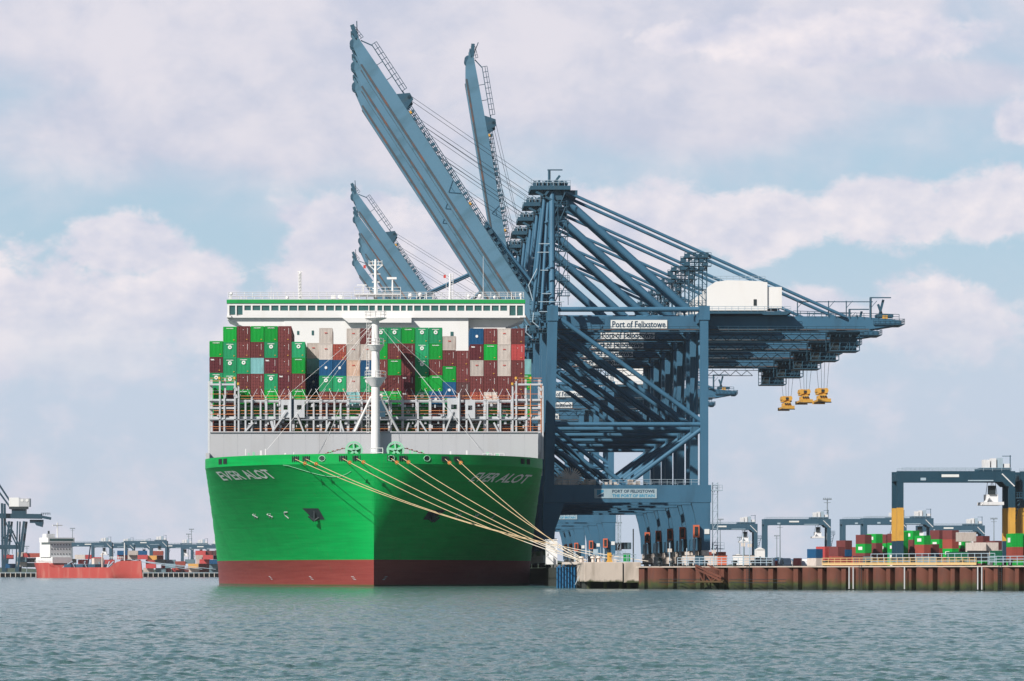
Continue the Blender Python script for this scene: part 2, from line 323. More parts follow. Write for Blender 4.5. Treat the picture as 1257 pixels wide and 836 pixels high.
def empty(name, loc, label, cat, group=None, rz=0):
    o = bpy.data.objects.new(name, None); C.collection.objects.link(o); o.location = loc; o.rotation_euler = (0, 0, rz)
    o.empty_display_size = 1; return tag(o, label, cat, group)
KIDS = {}
def copy_tree(o, parent=None):
    c = o.copy(); C.collection.objects.link(c)
    if parent: c.parent = parent
    for ch in list(o.children): copy_tree(ch, c)
    return c
def P(px, py, d): return ((px - VX) * d / F, d, H + (VY - py) * d / F)
def wx(px, d): return (px - VX) * d / F
def wz(py, d): return H + (VY - py) * d / F
def text_mesh(s, size=1.0, ext=.0, bold=0):
    cu = bpy.data.curves.new('t', 'FONT'); cu.body = s; cu.size = size; cu.extrude = ext; cu.offset = bold; cu.resolution_u = 2
    o = bpy.data.objects.new('t', cu); C.collection.objects.link(o)
    dg = bpy.context.evaluated_depsgraph_get(); me = bpy.data.meshes.new_from_object(o.evaluated_get(dg))
    bpy.data.objects.remove(o); bpy.data.curves.remove(cu)
    vs = [v.co.copy() for v in me.vertices]; fs = [tuple(p.vertices) for p in me.polygons]; bpy.data.meshes.remove(me)
    x0 = min(v.x for v in vs); x1 = max(v.x for v in vs); y0 = min(v.y for v in vs); y1 = max(v.y for v in vs)
    return [((v.x - x0) / (x1 - x0), (v.y - y0) / (y1 - y0), v.z) for v in vs], fs
def flat_text(mb, s, x0, x1, z0, z1, y, mi=0, bold=.02):
    vs, fs = text_mesh(s, bold=bold)
    mb.add([(x0 + a * (x1 - x0), y, z0 + b * (z1 - z0)) for a, b, _ in vs], fs, mi)

# ------------------------------------------------------------------ water, shores, quays
def grid_sheet(name, mat, xs, ys, z):
    v = [(x, y, z) for y in ys for x in xs]; nx = len(xs)
    f = [(j * nx + i, j * nx + i + 1, (j + 1) * nx + i + 1, (j + 1) * nx + i) for j in range(len(ys) - 1) for i in range(nx - 1)]
    return MB().add(v, f).build(name, mat)
tag(grid_sheet('water', M['water'], [-3000 + 600 * i for i in range(11)], [-500, 0, 250, 700, 1500, 3000, 5200], -.2), kind='structure')
import numpy as np
rg = np.random.default_rng(5)
rows = [70.0]
while rows[-1] < 1100: rows.append(rows[-1] * 1.0021 + .02)
rows = np.array(rows); cols_u = np.linspace(-.26, .30, 1150)
YY, UU = np.meshgrid(rows, cols_u, indexing='ij'); XX = UU * YY
Zw = np.zeros_like(XX); big = np.zeros_like(XX)
for lam, amp, cnt in ((14, .010, 4), (6.5, .007, 5), (3.0, .007, 7), (1.6, .0085, 10), (.85, .0095, 14), (.45, .0065, 14)):
    for _ in range(cnt):
        l_ = lam * rg.uniform(.7, 1.4); a_ = R(-66) + rg.normal(0, .5); k_ = 2 * math.pi / l_; ph = rg.uniform(0, 6.28)
        q_ = k_ * (XX * math.cos(a_) + YY * math.sin(a_)) + ph + .8 * np.sin(XX * k_ * .13 + YY * k_ * .17 + ph)
        fade = np.clip(1.6 - YY / (lam * 420), 0, 1)
        Zw += amp * fade * (1.25 * np.exp(np.sin(q_) - 1) * 1.2 - .55)
v_ = np.stack([XX, YY, Zw], -1).reshape(-1, 3).astype(np.float32); nr_, nc_ = XX.shape
idx = (np.arange(nr_ - 1)[:, None] * nc_ + np.arange(nc_ - 1)[None, :]).reshape(-1)
fq = np.stack([idx, idx + 1, idx + nc_ + 1, idx + nc_], -1).astype(np.int32)
me = bpy.data.meshes.new('water'); me.vertices.add(len(v_)); me.vertices.foreach_set('co', v_.ravel())
me.loops.add(fq.size); me.loops.foreach_set('vertex_index', fq.ravel()); me.polygons.add(len(fq))
me.polygons.foreach_set('loop_start', np.arange(0, fq.size, 4, dtype=np.int32)); me.polygons.foreach_set('loop_total', np.full(len(fq), 4, dtype=np.int32))
me.polygons.foreach_set('use_smooth', np.ones(len(fq), dtype=bool)); me.update(calc_edges=True); me.materials.append(M['water'])
o = bpy.data.objects.new('water', me); C.collection.objects.link(o); tag(o, kind='structure')

def slab(name, pts, z0, z1, mat, kind='structure'):
    n = len(pts); v = [(x, y, z) for z in (z0, z1) for x, y in pts]
    o = MB().add(v, [tuple(reversed(range(n))), tuple(range(n, 2 * n))] + [(k, (k + 1) % n, n + (k + 1) % n, n + k) for k in range(n)]).build(name, mat)
    return tag(o, kind=kind)
QA, QB = Vector((31.2, 561)), Vector((83.9, 490))       # line of the sheet-pile face
def qline(px):                                          # point of that line seen at photo column px
    k = (px - VX) / F; d = QB - QA
    t = (k * QA.y - QA.x) / (d.x - k * d.y); return QA + d * t
DZ = 3.35
nrm = Vector((-(QB - QA).y, (QB - QA).x)).normalized()   # pointing inland
if nrm.y < 0: nrm = -nrm
ext = QB + (QB - QA).normalized() * 80
a_, b_ = qline(790) + nrm * 1.6, ext + nrm * 1.6
slab('quay_apron', [(33.6, 585), (a_.x - 1, a_.y + 4), tuple(a_), tuple(b_), (700, 360), (700, 2300), (33.6, 2300)], -3, DZ, M['asphalt'])
slab('sea_bed_shore', [(-2900, 4200), (2900, 4200), (2900, 5150), (-2900, 5150)], -2, 3, M['hill'])
# far wooded shore seen low on the horizon
rnd = random.Random(3)
v = []; f = []; nx = 240
for i in range(nx + 1):
    x = -2200 + 4400 * i / nx; h = (.35 if x < 0 else 1) * (9 + 3 * math.sin(i * .21) + 3 * math.sin(i * .53 + 1) + rnd.uniform(-2, 2))
    v += [(x, 4300, 2.5), (x, 4330 + rnd.uniform(-8, 8), 3 + h * .7), (x, 4380, 3 + h), (x, 4500, 2.5)]
for i in range(nx):
    for j in range(3): f.append((4 * i + j, 4 * (i + 1) + j, 4 * (i + 1) + j + 1, 4 * i + j + 1))
o = MB().add(v, f).build('distant_woodland', M['tree']); tag(o, 'low dark band of trees on the far horizon', 'woodland', kind='stuff')
hp = []
for i in range(41):
    t = i / 40; hp.append((600 + t * 900, 3 + 42 * math.sin(t * math.pi) ** 1.4))
v = [(x, 4700, z) for x, z in hp] + [(x, 5000, 2) for x, z in hp] + [(x, 4600, 2) for x, z in hp]
f = [(i, i + 1, 41 + i + 1, 41 + i) for i in range(40)] + [(82 + i, 82 + i + 1, i + 1, i) for i in range(40)]
tag(MB().add(v, f).build('hill', M['hill']), kind='structure')

# sheet-pile river wall
wall = empty('sheet_pile_wall', (QA.x, QA.y, 0), 'rusty sheet pile harbour wall with bulging cells and weed at the foot', 'quay wall')
def wl(p, z): return (p.x - QA.x, p.y - QA.y, z)
tan = (QB - QA).normalized(); CAPZ = 3.15
edges = [790, 826, 860, 889, 919, 949, 980, 1010, 1039, 1067, 1094, 1120, 1146, 1173, 1200, 1226, 1252, 1278, 1304]
for i in range(len(edges) - 1):
    a, b = qline(edges[i]), qline(edges[i + 1]); w = (b - a).length
    mb = MB(); c0, c1 = a + tan * w * .32, b - tan * w * .06; n = 12; pts = []
    mid = (c0 + c1) / 2; hw = (c1 - c0).length / 2
    for k in range(n + 1):
        t = math.pi * k / n; q = mid - tan * math.cos(t) * hw - nrm * math.sin(t) * hw * 1.05
        pts.append(q)
    v = [wl(q, z) for z in (-1.5, 1.2, CAPZ) for q in pts]; m_ = n + 1
    mb.add(v, [(j * m_ + k, j * m_ + k + 1, (j + 1) * m_ + k + 1, (j + 1) * m_ + k) for j in range(2) for k in range(n)], sm=True)
    mb.build('pile_cell', M['rust'], wall)
    mb = MB(); e = a + tan * w * .11; hw = w * .095
    q = [e - tan * hw - nrm * 1.0, e + tan * hw - nrm * 1.0, e + tan * hw + nrm * 1.4, e - tan * hw + nrm * 1.4]
    v = [wl(p_, z) for z in (-1.5, CAPZ - .02) for p_ in q]
    mb.add(v, [(0, 1, 5, 4), (1, 2, 6, 5), (2, 3, 7, 6), (3, 0, 4, 7), (4, 5, 6, 7)]); mb.build('pile_post', M['rust'], wall)
a, b = qline(789), qline(1304)
v = [wl(p_, z) for z in (-1.5, CAPZ - .05) for p_ in (a + nrm * 1.2, b + nrm * 1.2, b + nrm * 1.5, a + nrm * 1.5)]
MB().add(v, [(0, 1, 5, 4), (1, 2, 6, 5), (2, 3, 7, 6), (3, 0, 4, 7), (4, 5, 6, 7)]).build('back_wall', M['timber'], wall)
v = [wl(p_, z) for z in (CAPZ, CAPZ + .13) for p_ in (a - nrm * 1.3, b - nrm * 1.3, b + nrm * 1.8, a + nrm * 1.8)]
MB().add(v, [(0, 1, 2, 3), (0, 1, 5, 4), (1, 2, 6, 5), (2, 3, 7, 6), (3, 0, 4, 7), (4, 5, 6, 7)]).build('capping_beam', M['concrete'], wall)
mb = MB()
for e0, e1 in ((826, 905), (912, 982)):
    mb.tube(wl(qline(e0) - nrm * 2.6, 1.0), wl(qline(e1) - nrm * 2.6, 1.0), .05, 5)
    mb.tube(wl(qline(e0) - nrm * 2.6, 1.45), wl(qline(e1) - nrm * 2.6, 1.45), .035, 5)
mb.build('fender_pipe', M['dark'], wall)
for e in (1054, 1059, 1122, 1212, 1217, 846):
    p_ = qline(e) - nrm * 1.75; MB().tube(wl(p_, .2), wl(p_, CAPZ), .10 if e != 846 else .2, 8).build('drain_pipe', M['bwater'] if e != 846 else M['dark'], wall)
for e in (1068, 1240, 930):                                 # access ladders
    mb = MB(); p_ = qline(e) - nrm * 1.8
    for s_ in (-.25, .25): mb.tube(wl(p_ + tan * s_, 0), wl(p_ + tan * s_, CAPZ + .3), .04, 4)
    for k in range(12): mb.tube(wl(p_ - tan * .25, .2 + .28 * k), wl(p_ + tan * .25, .2 + .28 * k), .025, 4)
    mb.build('ladder', M['dark'], wall)
# broken landing stage
st = empty('landing_stage', (*(qline(873) - nrm * 2.9), 0), 'rust brown collapsed steel landing stage against the sheet pile wall', 'landing stage')
o_ = qline(873) - nrm * 2.9
def sl(px, py):
    q = qline(px) - nrm * 2.9; return (q.x - o_.x, q.y - o_.y, wz(py, q.y))
for nm, segs, r in (('beam', [((872, 714), (907, 714)), ((873, 694), (905, 709)), ((873, 698), (905, 713))], .13),
                    ('strut', [((873, 695), (882, 713)), ((883, 696), (883, 713)), ((884, 702), (892, 713)), ((893, 700), (893, 713)), ((903, 706), (894, 713)), ((903, 700), (903, 714)), ((888, 694), (903, 700))], .09)):
    for (a, b) in segs: MB().bar(sl(*a), sl(*b), r * 2, r * 2).build(nm, M['rust'], st)
# handrails
def quay_rail(x0, x1, mat, label, off, h, panel=False):
    n = max(2, round((qline(x1) - qline(x0)).length / 1.2)); mb = MB(); o0 = qline(x0) + nrm * off
    for k in range(n + 1):
        q = qline(x0) + (qline(x1) - qline(x0)) * (k / n) + nrm * off; a = (q.x - o0.x, q.y - o0.y, 0)
        mb.tube(a, (a[0], a[1], h), .045, 5)
    q = qline(x1) + nrm * off - o0
    for l in (.33, .66, 1): mb.tube((0, 0, h * l), (q.x, q.y, h * l), .045, 5)
    if panel: mb.bar((0, 0, .12), (q.x, q.y, .12), .05, .24)
    o = mb.build('handrail', mat, None, (o0.x, o0.y, CAPZ + .28)); tag(o, label, 'handrail'); return o
quay_rail(1008, 1197, M['paleyellow'], 'long yellow handrail along the top of the rusty quay wall', .2, .95, True)
quay_rail(1213, 1300, M['rail'], 'grey metal handrail right of the yellow one on the quay edge', .2, 1.1)
quay_rail(1060, 1212, M['rail'], 'thin pale railing standing just behind the yellow handrail', 1.4, 1.5)
quay_rail(828, 944, M['rail'], 'pale grey railing beside the landing stage and blue gantry legs', .6, 1.1)

# concrete dolphin at the corner
def qd(px0, px1, y0, y1, z0, z1, mb, d0):
    mb.box(wx(px0, d0), wx(px1, d0), d0 + y0, d0 + y1, z0, z1)
dol = empty('mooring_dolphin', (wx(753, 556), 556, 0), 'weathered pale concrete mooring dolphin at the corner of the quay', 'dolphin')
mb = MB(); ox = wx(753, 556)
mb.box(wx(717, 556) - ox, wx(764.5, 556) - ox, 0, 20, 1.05, 3.95); mb.box(wx(765.5, 556) - ox, wx(787, 556) - ox, .25, 20, .9, 3.95)
bm_block = mb.build('cap_block', M['dolphin'], dol)
bv = bm_block.modifiers.new('b', 'BEVEL'); bv.width = .07; bv.segments = 2
for px in (721, 741, 760, 770, 783):
    MB().box(wx(px, 557) - ox, wx(px + 4, 557) - ox, 1.2, 2.2, -1, 1.2).build('support_pile', M['dolphin'], dol)
MB().box(wx(719, 557) - ox, wx(786, 557) - ox, 3, 12, -1, 1.2).build('underside_shade', M['timber'], dol)  # dark block paints in the shade beneath the cap
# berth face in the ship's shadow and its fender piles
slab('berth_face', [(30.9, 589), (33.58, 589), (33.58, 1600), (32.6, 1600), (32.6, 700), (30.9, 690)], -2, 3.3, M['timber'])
for k in range(14):
    px = 684 + (k * 1.75); dd = 586
    o = MB().tube((0, 0, -1), (0, 0, 3.3 + .2 * ((k * 7) % 3)), .095, 8).build('fender_pile', M['fender'], None, (wx(px, dd), dd + (k % 2) * .3, 0))
    tag(o, 'upright bright blue fender pile in the row at the dark berth corner', 'fender pile', 'blue fender piles at the berth corner')
mb = MB(); mb.box(0, 2.1, 0, 8, 0, .35); o = mb.build('walkway_plank', M['offwhite'], None, (wx(693, 585), 585.5, 3.7)); tag(o, 'pale timber gangway plank above the blue fender piles', 'walkway')
o = MB().bar((0, 0, 0), (1.2, 0, 2.6), .1, .1).build('brace_rod', M['rail'], None, (wx(706, 570), 570, .6)); tag(o, 'thin pale brace rod leaning between fender piles and concrete dolphin', 'brace rod')

# ------------------------------------------------------------------ container ship
D0 = 655.0; SX = -.3; ZK, ZT = 21.25, 23.0
def hullB(s, z):
    t = max(0, min(1, z / ZK)); L = 100 + (37 - 100) * t ** 1.25; e = 1 - .46 * t ** 1.5
    u = min(1, max(0, s / L)); b = 30.75 * (1 - (1 - u) ** 2) ** e
    if s > 340: b *= 1 - .12 * ((s - 340) / 60) ** 2 * (1.6 - t)
    return b
def hullP(side, s, z, off=0):
    e = .05; b = hullB(s, z); n = Vector((side, (hullB(s - e if s > e else 0, z) - hullB(s + e, z)) / (2 * e if s > e else s + e), 0)).normalized()
    return Vector((side * b + n.x * off, s + n.y * off, z))
ship = empty('container_ship', (SX, D0, 0), 'huge bright green container ship with red waterline seen bow-on at the berth', 'container ship')
SS = [37 * (1 - math.cos(math.pi / 2 * k / 26)) for k in range(27)]
SS[0] = 0; SS = sorted(set([0, .02, .08, .2] + SS + [40, 44, 48, 54, 60, 68, 76, 84, 92, 100, 120, 200, 340, 355, 370, 385, 400]))
ZZ = [-1.5, 0] + [4.65 * k / 4 for k in range(1, 5)] + [4.65 + (ZK - 4.65) * k / 22 for k in range(1, 23)]
mb = MB()
for sd_ in (-1, 1):
    v = [hullP(sd_, s, z) for z in ZZ for s in SS]; n = len(SS)
    fs = [(j * n + i, j * n + i + 1, (j + 1) * n + i + 1, (j + 1) * n + i) for j in range(len(ZZ) - 1) for i in range(n - 1)]
    mb.add(v, fs, 0, True)
v = [hullP(-1, 400, z) for z in ZZ] + [hullP(1, 400, z) for z in ZZ]; k = len(ZZ)
mb.add(v, [(i, i + 1, k + i + 1, k + i) for i in range(k - 1)])
hull = mb.build('hull', M['hull'], ship)
# bulwark above the knuckle
mb = MB(); SB = [s for s in SS if s <= 40]; n = len(SB)
for sd_ in (-1, 1):
    v = [hullP(sd_, s, ZK, .03) for s in SB] + [hullP(sd_, s, ZK, .03) + Vector((0, 0, ZT - ZK)) for s in SB] + \
        [hullP(sd_, s, ZK, -.3) + Vector((0, 0, ZT - ZK)) for s in SB] + [hullP(sd_, s, ZK, -.3) + Vector((0, 0, .1)) for s in SB]
    for j in range(3): mb.add(v, [(j * n + i, j * n + i + 1, (j + 1) * n + i + 1, (j + 1) * n + i) for i in range(n - 1)], 0, True) if j == 0 else mb.add(v[j * n:(j + 2) * n], [(i, i + 1, n + i + 1, n + i) for i in range(n - 1)])
bul = mb.build('bulwark', M['hull'], ship)
mb = MB(); sdk = [s for s in SS if s > 0]; n = len(sdk)
v = [Vector((-(hullB(s, ZK) - .2), s, ZK + .05)) for s in sdk] + [Vector((hullB(s, ZK) - .2, s, ZK + .05)) for s in sdk]
mb.add(v, [(i, i + 1, n + i + 1, n + i) for i in range(n - 1)]); mb.build('deck', M['crane2'], ship)

def solve_s(px, z, side):
    lo, hi = 0, 36
    for _ in range(40):
        m = (lo + hi) / 2; x = VX + F * (SX + side * hullB(m, z)) / (D0 + m)
        if (x - px) * side < 0: lo = m
        else: hi = m
    return (lo + hi) / 2
def hull_text(s, side, pa, pb, py, hgt, mat, name='name_lettering'):
    vs, fs = text_mesh(s, bold=.022); zc = None; out = []
    sa, sb = solve_s(pa, 19.4, side), solve_s(pb, 19.4, side)
    # subdivide long edges by building on a denser mesh
    me = bpy.data.meshes.new('t'); me.from_pydata([(a, b, 0) for a, b, _ in vs], [], fs)
    bm = bmesh.new(); bm.from_mesh(me); bmesh.ops.triangulate(bm, faces=bm.faces)
    bmesh.ops.subdivide_edges(bm, edges=[e for e in bm.edges if e.calc_length() > .04], cuts=2, use_grid_fill=False)
    bmesh.ops.triangulate(bm, faces=bm.faces)
    z0 = wz(py, D0 + (sa + sb) / 2)
    vv = [hullP(side, solve_s(pa + (pb - pa) * w.co.x, 19.4, side), z0 + (w.co.y - .5) * hgt, .06) for w in bm.verts]
    bm.verts.index_update(); ff = [tuple(x.index for x in q.verts) for q in bm.faces]; bm.free(); bpy.data.meshes.remove(me)
    return MB().add(vv, ff).build(name, mat, ship)
hull_text('EVER ALOT', -1, 272, 336.5, 583.2, 1.6, M['white'])
hull_text('EVER ALOT', 1, 583, 650, 587.0, 1.6, M['white'])
# anchor pockets and anchors
for sd_, pts in ((-1, ((371, 624), (391, 624), (399, 638), (385, 638))), (1, ((548, 626), (527, 626), (519, 638), (532, 638)))):
    q = []
    for px, py in pts:
        z = 15.5
        for _ in range(6): s_ = solve_s(px, z, sd_); z = wz(py, D0 + s_)
        q.append((s_, z))
    for nm, off, sc, mt in (('anchor_pocket', .05, 1, 'dark'), ('pocket_rim', .03, 1.12, 'hull')):
        cs = sum(a for a, b in q) / 4; cz = sum(b for a, b in q) / 4; mb = MB(); vv = []
        for j in range(5):
            for i in range(5):
                a, b = i / 4, j / 4
                s_ = (q[0][0] * (1 - a) + q[1][0] * a) * (1 - b) + (q[3][0] * (1 - a) + q[2][0] * a) * b
                z_ = (q[0][1] * (1 - a) + q[1][1] * a) * (1 - b) + (q[3][1] * (1 - a) + q[2][1] * a) * b
                vv.append(hullP(sd_, cs + (s_ - cs) * sc, cz + (z_ - cz) * sc, off))
        mb.add(vv, [(j * 5 + i, j * 5 + i + 1, j * 5 + i + 6, j * 5 + i + 5) for j in range(4) for i in range(4)]); pk = mb.build(nm, M[mt], ship)
    c = hullP(sd_, cs, cz - .3, .35); mb = MB()
    mb.tube(c + Vector((0, 0, 1)), c - Vector((0, 0, .6)), .22, 8)
    mb.tube(c + Vector((-1.1, 0, -.1)), c + Vector((0, 0, -.9)), .16, 8, r2=.26); mb.tube(c + Vector((1.1, 0, -.1)), c + Vector((0, 0, -.9)), .16, 8, r2=.26)
    mb.build('anchor', M['dark'], ship)
# thruster and bulb symbols
for sd_, xs in ((-1, (313, 331, 353)), (1, (563, 585, 604))):
    for k, px in enumerate(xs):
        s_ = solve_s(px, 12.6, sd_); mb = MB()
        for (a0, b0, a1, b1) in (((-.7, .3, -.1, -.5), (-.1, .35, .55, -.4), (-.6, -.3, .5, .2)) if k < 2 else ((-.7, .5, .2, .5), (.2, .5, .7, 0), (.7, 0, .4, -.6))):
            mb.tube(hullP(sd_, s_ + a0, 12.6 + b0, .06), hullP(sd_, s_ + a1, 12.6 + b1, .06), .09, 4)
        mb.build('thruster_symbol', M['bwater'], ship)
for sd_, xs in ((-1, (300, 382, 436)), (1, (470,))):
    for px in xs:
        s_ = solve_s(px, 2.6, sd_); mb = MB()
        for k in range(3): mb.tube(hullP(sd_, s_ + k * .3, 1.2 + .25 * k, .05), hullP(sd_, s_ + .7 + k * .3, 1.2 + .25 * k, .05), .05, 4)
        mb.build('draught_mark', M['bwater'], ship)
# fairleads with roller frames
LEADS = [(363, -1), (376, -1), (421, -1), (438, -1), (480, 1), (494.5, 1), (546, 1), (560.5, 1)]
for px, sd_ in LEADS + [(395.5, -1), (459.8, 1), (524, 1), (271, -1), (277, -1), (641, 1), (648, 1)]:
    s_ = max(.25, solve_s(px, ZK, sd_)); c = hullP(sd_, s_, ZK + .95, .0); t_ = (hullP(sd_, s_ + .4, ZK + .95) - hullP(sd_, s_ - .2, ZK + .95)).normalized() if s_ > .4 else Vector((1, 0, 0))
    nn = Vector((t_.y, -t_.x, 0)); nn = nn if nn.y < 0 or nn.x * sd_ > 0 else -nn
    small = px in (395.5, 524, 459.8); mb = MB(); w_ = .5 if not small else .4
    q = [c + nn * .06 + t_ * a * w_ + Vector((0, 0, b)) for a, b in ((-.8, -.38), (.8, -.38), (1, 0), (.8, .38), (-.8, .38), (-1, 0))]
    mb.add(q, [(0, 1, 2, 3, 4, 5)], 0)
    if not small:
        for a in (-1.25, -.45, .45, 1.25): mb.tube(c + nn * .12 + t_ * a * w_ + Vector((0, 0, -.5)), c + nn * .12 + t_ * a * w_ + Vector((0, 0, .5)), .07, 5, mi=0)
    else:
        for k in range(8):
            a0, a1 = 2 * math.pi * k / 8, 2 * math.pi * (k + 1) / 8
            mb.tube(c + nn * .1 + t_ * math.cos(a0) * .62 + Vector((0, 0, math.sin(a0) * .5)), c + nn * .1 + t_ * math.cos(a1) * .62 + Vector((0, 0, math.sin(a1) * .5)), .07, 5, mi=1)
    mb.build('fairlead', [M['dark'], M['mint']], ship)
# breakwater
BY = 38.0
def sz(py, s): return wz(py, D0 + s)
def sx(px, s): return wx(px, D0 + s) - SX
mb = MB(); mb.box(sx(257.5, BY), sx(660.5, BY), BY, BY + .25, ZK - .3, sz(531, BY))
xs = [sx(257.5, BY) + 2.5 * k for k in range(25)]
for x in xs: mb.box(x - .04, x + .04, BY - .025, BY - .002, ZK, sz(531.5, BY))
mb.box(sx(257.5, BY), sx(660.5, BY), BY - .25, BY + .3, sz(531, BY) + .01, sz(531, BY) + .2)
mb.build('breakwater', M['bwater'], ship)
mb = MB(); mb.add([(sx(661, BY), BY + .1, sz(531, BY)), (sx(664.5, BY + 4), BY + 4, sz(531, BY)), (sx(664.5, BY + 4), BY + 4, sz(551, BY)), (sx(659.5, BY), BY + .1, sz(562, BY))], [(0, 1, 2, 3)]); mb.build('side_plate', M['lash'], ship)
for px in (256.3, 664.6):
    MB().box(sx(px - 1.2, BY + 4), sx(px + 1.2, BY + 4), BY + 4, BY + 4.6, ZK - 1, sz(468 if px < 400 else 474, BY + 4)).build('corner_post', M['lash'], ship)
MB().box(sx(252.6, BY - 3), sx(257, BY - 3), BY - 3, BY + 1, ZK - .5, ZT + 1.2).build('bulwark_end', M['bwater'], ship)
# windlasses, chains, deck gear
for px in (434.5, 485.5):
    x, z, y = sx(px, 17), sz(552.5, 17), 17
    w_ = MB(); w_.tube((x, y - .25, z), (x, y + .25, z), 1.12, 24); g = w_.build('windlass', M['green'], ship)
    r_ = MB()
    for k in range(24):
        a0, a1 = 2 * math.pi * k / 24, 2 * math.pi * (k + 1) / 24
        r_.bar((x + math.cos(a0) * 1.42, y - .3, z + math.sin(a0) * 1.42), (x + math.cos(a1) * 1.42, y - .3, z + math.sin(a1) * 1.42), .35, .3)
    for k in range(5):
        a0 = 2 * math.pi * k / 5 + .4; r_.bar((x, y - .4, z), (x + math.cos(a0) * 1.2, y - .4, z + math.sin(a0) * 1.2), .3, .42)
    r_.build('gypsy_rim', M['mint'], g)
    MB().box(x - 1.2, x + 1.2, y + .3, y + 2.4, ZK, z + .3).build('winch_frame', M['mint'], g)
    c_ = MB(); sg = -1 if px < 461 else 1
    for k in range(9):
        a = (x + sg * (1.5 + .42 * k), y + .4, z + .35 - .12 * k + .1 * (k % 2)); c_.tube(a, (a[0] + sg * .34, a[1] + (.12 if k % 2 else 0), a[2] - .08), .13 if k % 2 else .09, 6)
    c_.build('anchor_chain', M['chain'], g)
def deck_bits(name, mat, items, s=30):
    for (px0, px1, py0, py1) in items:
        MB().box(sx(px0, s), sx(px1, s), s, s + .8, sz(py1, s), sz(py0, s)).build(name, mat, ship)
deck_bits('vent_mushroom', M['mint'], [(403, 409, 553, 558), (502, 505, 552, 557), (507, 512, 554, 558), (517, 520, 553, 558), (310, 313, 555, 560), (304, 306, 556, 560), (597, 600, 555, 559), (609, 613, 556, 560)], 30)
deck_bits('deck_vent', M['white'], [(319, 321.5, 553, 559), (301, 302, 551, 559), (325, 326.5, 551, 559), (349, 351, 556, 559), (360, 361, 555, 559), (552, 554, 554, 559), (572, 574, 553, 559)], 31)
for px0, px1 in ((593, 604), (607, 619), (314, 322)):
    MB().rail((sx(px0, 30), 30, ZK + .1), (sx(px1, 30), 30, ZK + .1), 2.6 if px0 > 500 else 2.2, .07, .9, lines=(.6, .8, 1)).build('deck_railing', M['white'], ship)
MB().rail((sx(455, 19), 19, ZK + .1), (sx(470, 19), 19, ZK + .1), 3.2, .07, 1.0, lines=(.5, .75, 1)).build('deck_railing', M['white'], ship)

# foremast
fm_s = 36.2; x = sx(461, fm_s)
g = MB().tube((x, fm_s, ZK), (x, fm_s, sz(430, fm_s)), .84, 20, r2=.74).build('foremast', M['white'], ship)
m2_ = MB().tube((x, fm_s, sz(430, fm_s)), (x, fm_s, sz(389, fm_s)), .74, 20, r2=.66); m2_.build('mast_tube', M['white'], g)
for py, w_, hh in ((391, 1.9, 3), (424, 1.5, 7), (464, 1.9, 11)):
    mb = MB(); z = sz(py, fm_s)
    mb.tube((x, fm_s, z - hh * .14), (x, fm_s, z), .9, 20, r2=w_ + .05); mb.tube((x, fm_s, z + .003), (x, fm_s, z + .13), w_ + .1, 20)
    mb.build('platform', M['white'], g); mb = MB()
    for k in range(12):
        a0, a1 = 2 * math.pi * k / 12, 2 * math.pi * (k + 1) / 12
        p0 = (x + math.cos(a0) * w_, fm_s + math.sin(a0) * w_, z + .13); p1 = (x + math.cos(a1) * w_, fm_s + math.sin(a1) * w_, z + .13)
        mb.rail(p0, p1, 1.1, .045, 3, lines=(.5, 1))
    mb.build('platform_railing', M['white'], g)
mb = MB()
mb.tube((x - .8, fm_s, sz(487, fm_s)), (sx(434, fm_s), fm_s + 3, sz(533, fm_s)), .24, 10); mb.tube((x + .8, fm_s, sz(487, fm_s)), (sx(491.5, fm_s), fm_s + 3, sz(533, fm_s)), .24, 10)
mb.tube((sx(447, fm_s), fm_s + 1.6, sz(505, fm_s)), (sx(475, fm_s), fm_s + 1.6, sz(505, fm_s)), .14, 8); mb.build('mast_strut', M['white'], g)
mb = MB()
for dx in (-1.6, -1.2): mb.tube((x + dx, fm_s + .5, sz(531, fm_s)), (x + dx, fm_s + .5, sz(391, fm_s)), .04, 4)
for k in range(34): mb.tube((x - 1.6, fm_s + .5, sz(531 - 4 * k, fm_s)), (x - 1.2, fm_s + .5, sz(531 - 4 * k, fm_s)), .03, 4)
mb.build('mast_ladder', M['white'], g)
mb = MB()
for (px, py, s2) in ((346, 491, 41), (399, 545, 22), (381, 500, 41), (430, 478, 41), (540, 490, 41), (565, 486, 41), (327, 553, 32), (587, 549, 33)):
    mb.tube((x, fm_s, sz(393, fm_s)), (sx(px, s2), s2, sz(py, s2)), .03, 4)
mb.build('mast_stay', M['white'], g)
MB().tube((x, fm_s, sz(389, fm_s)), (x, fm_s, sz(378, fm_s)), .1, 6).build('mast_light_pole', M['white'], g)

# lashing bridge in front of the first bay
LS = 41.6
def lx(px): return sx(px, LS)
def lz(py): return sz(py, LS)
lb = empty('lashing_bridge', (0, 0, 0), None, None)
lb.parent = ship
PX = [259.5 + 16.77 * k for k in range(25)]
for k, px in enumerate(PX):
    top = 466 if px in (PX[0],) else 489
    if 265 < px < 282: top = 464
    if px > 640: top = 466
    w_ = .17 if k % 2 else .23
    MB().box(lx(px) - w_, lx(px) + w_, LS - .25, LS + .5, ZK, lz(top)).build('column', M['lash'], lb)
for px, top in ((270, 464), (288.5, 464), (293, 471), (275.5, 487), (301.5, 491), (309, 489), (320, 492), (337, 495), (633.5, 468), (629, 472), (646, 489), (572.5, 492), (598, 492), (614, 495), (666, 474), (513, 494), (480, 494), (401, 495), (418, 495), (385, 495)):
    MB().box(lx(px) - .15, lx(px) + .15, LS - .9, LS - .5, ZK + 2, lz(top)).build('column', M['lash'], lb)
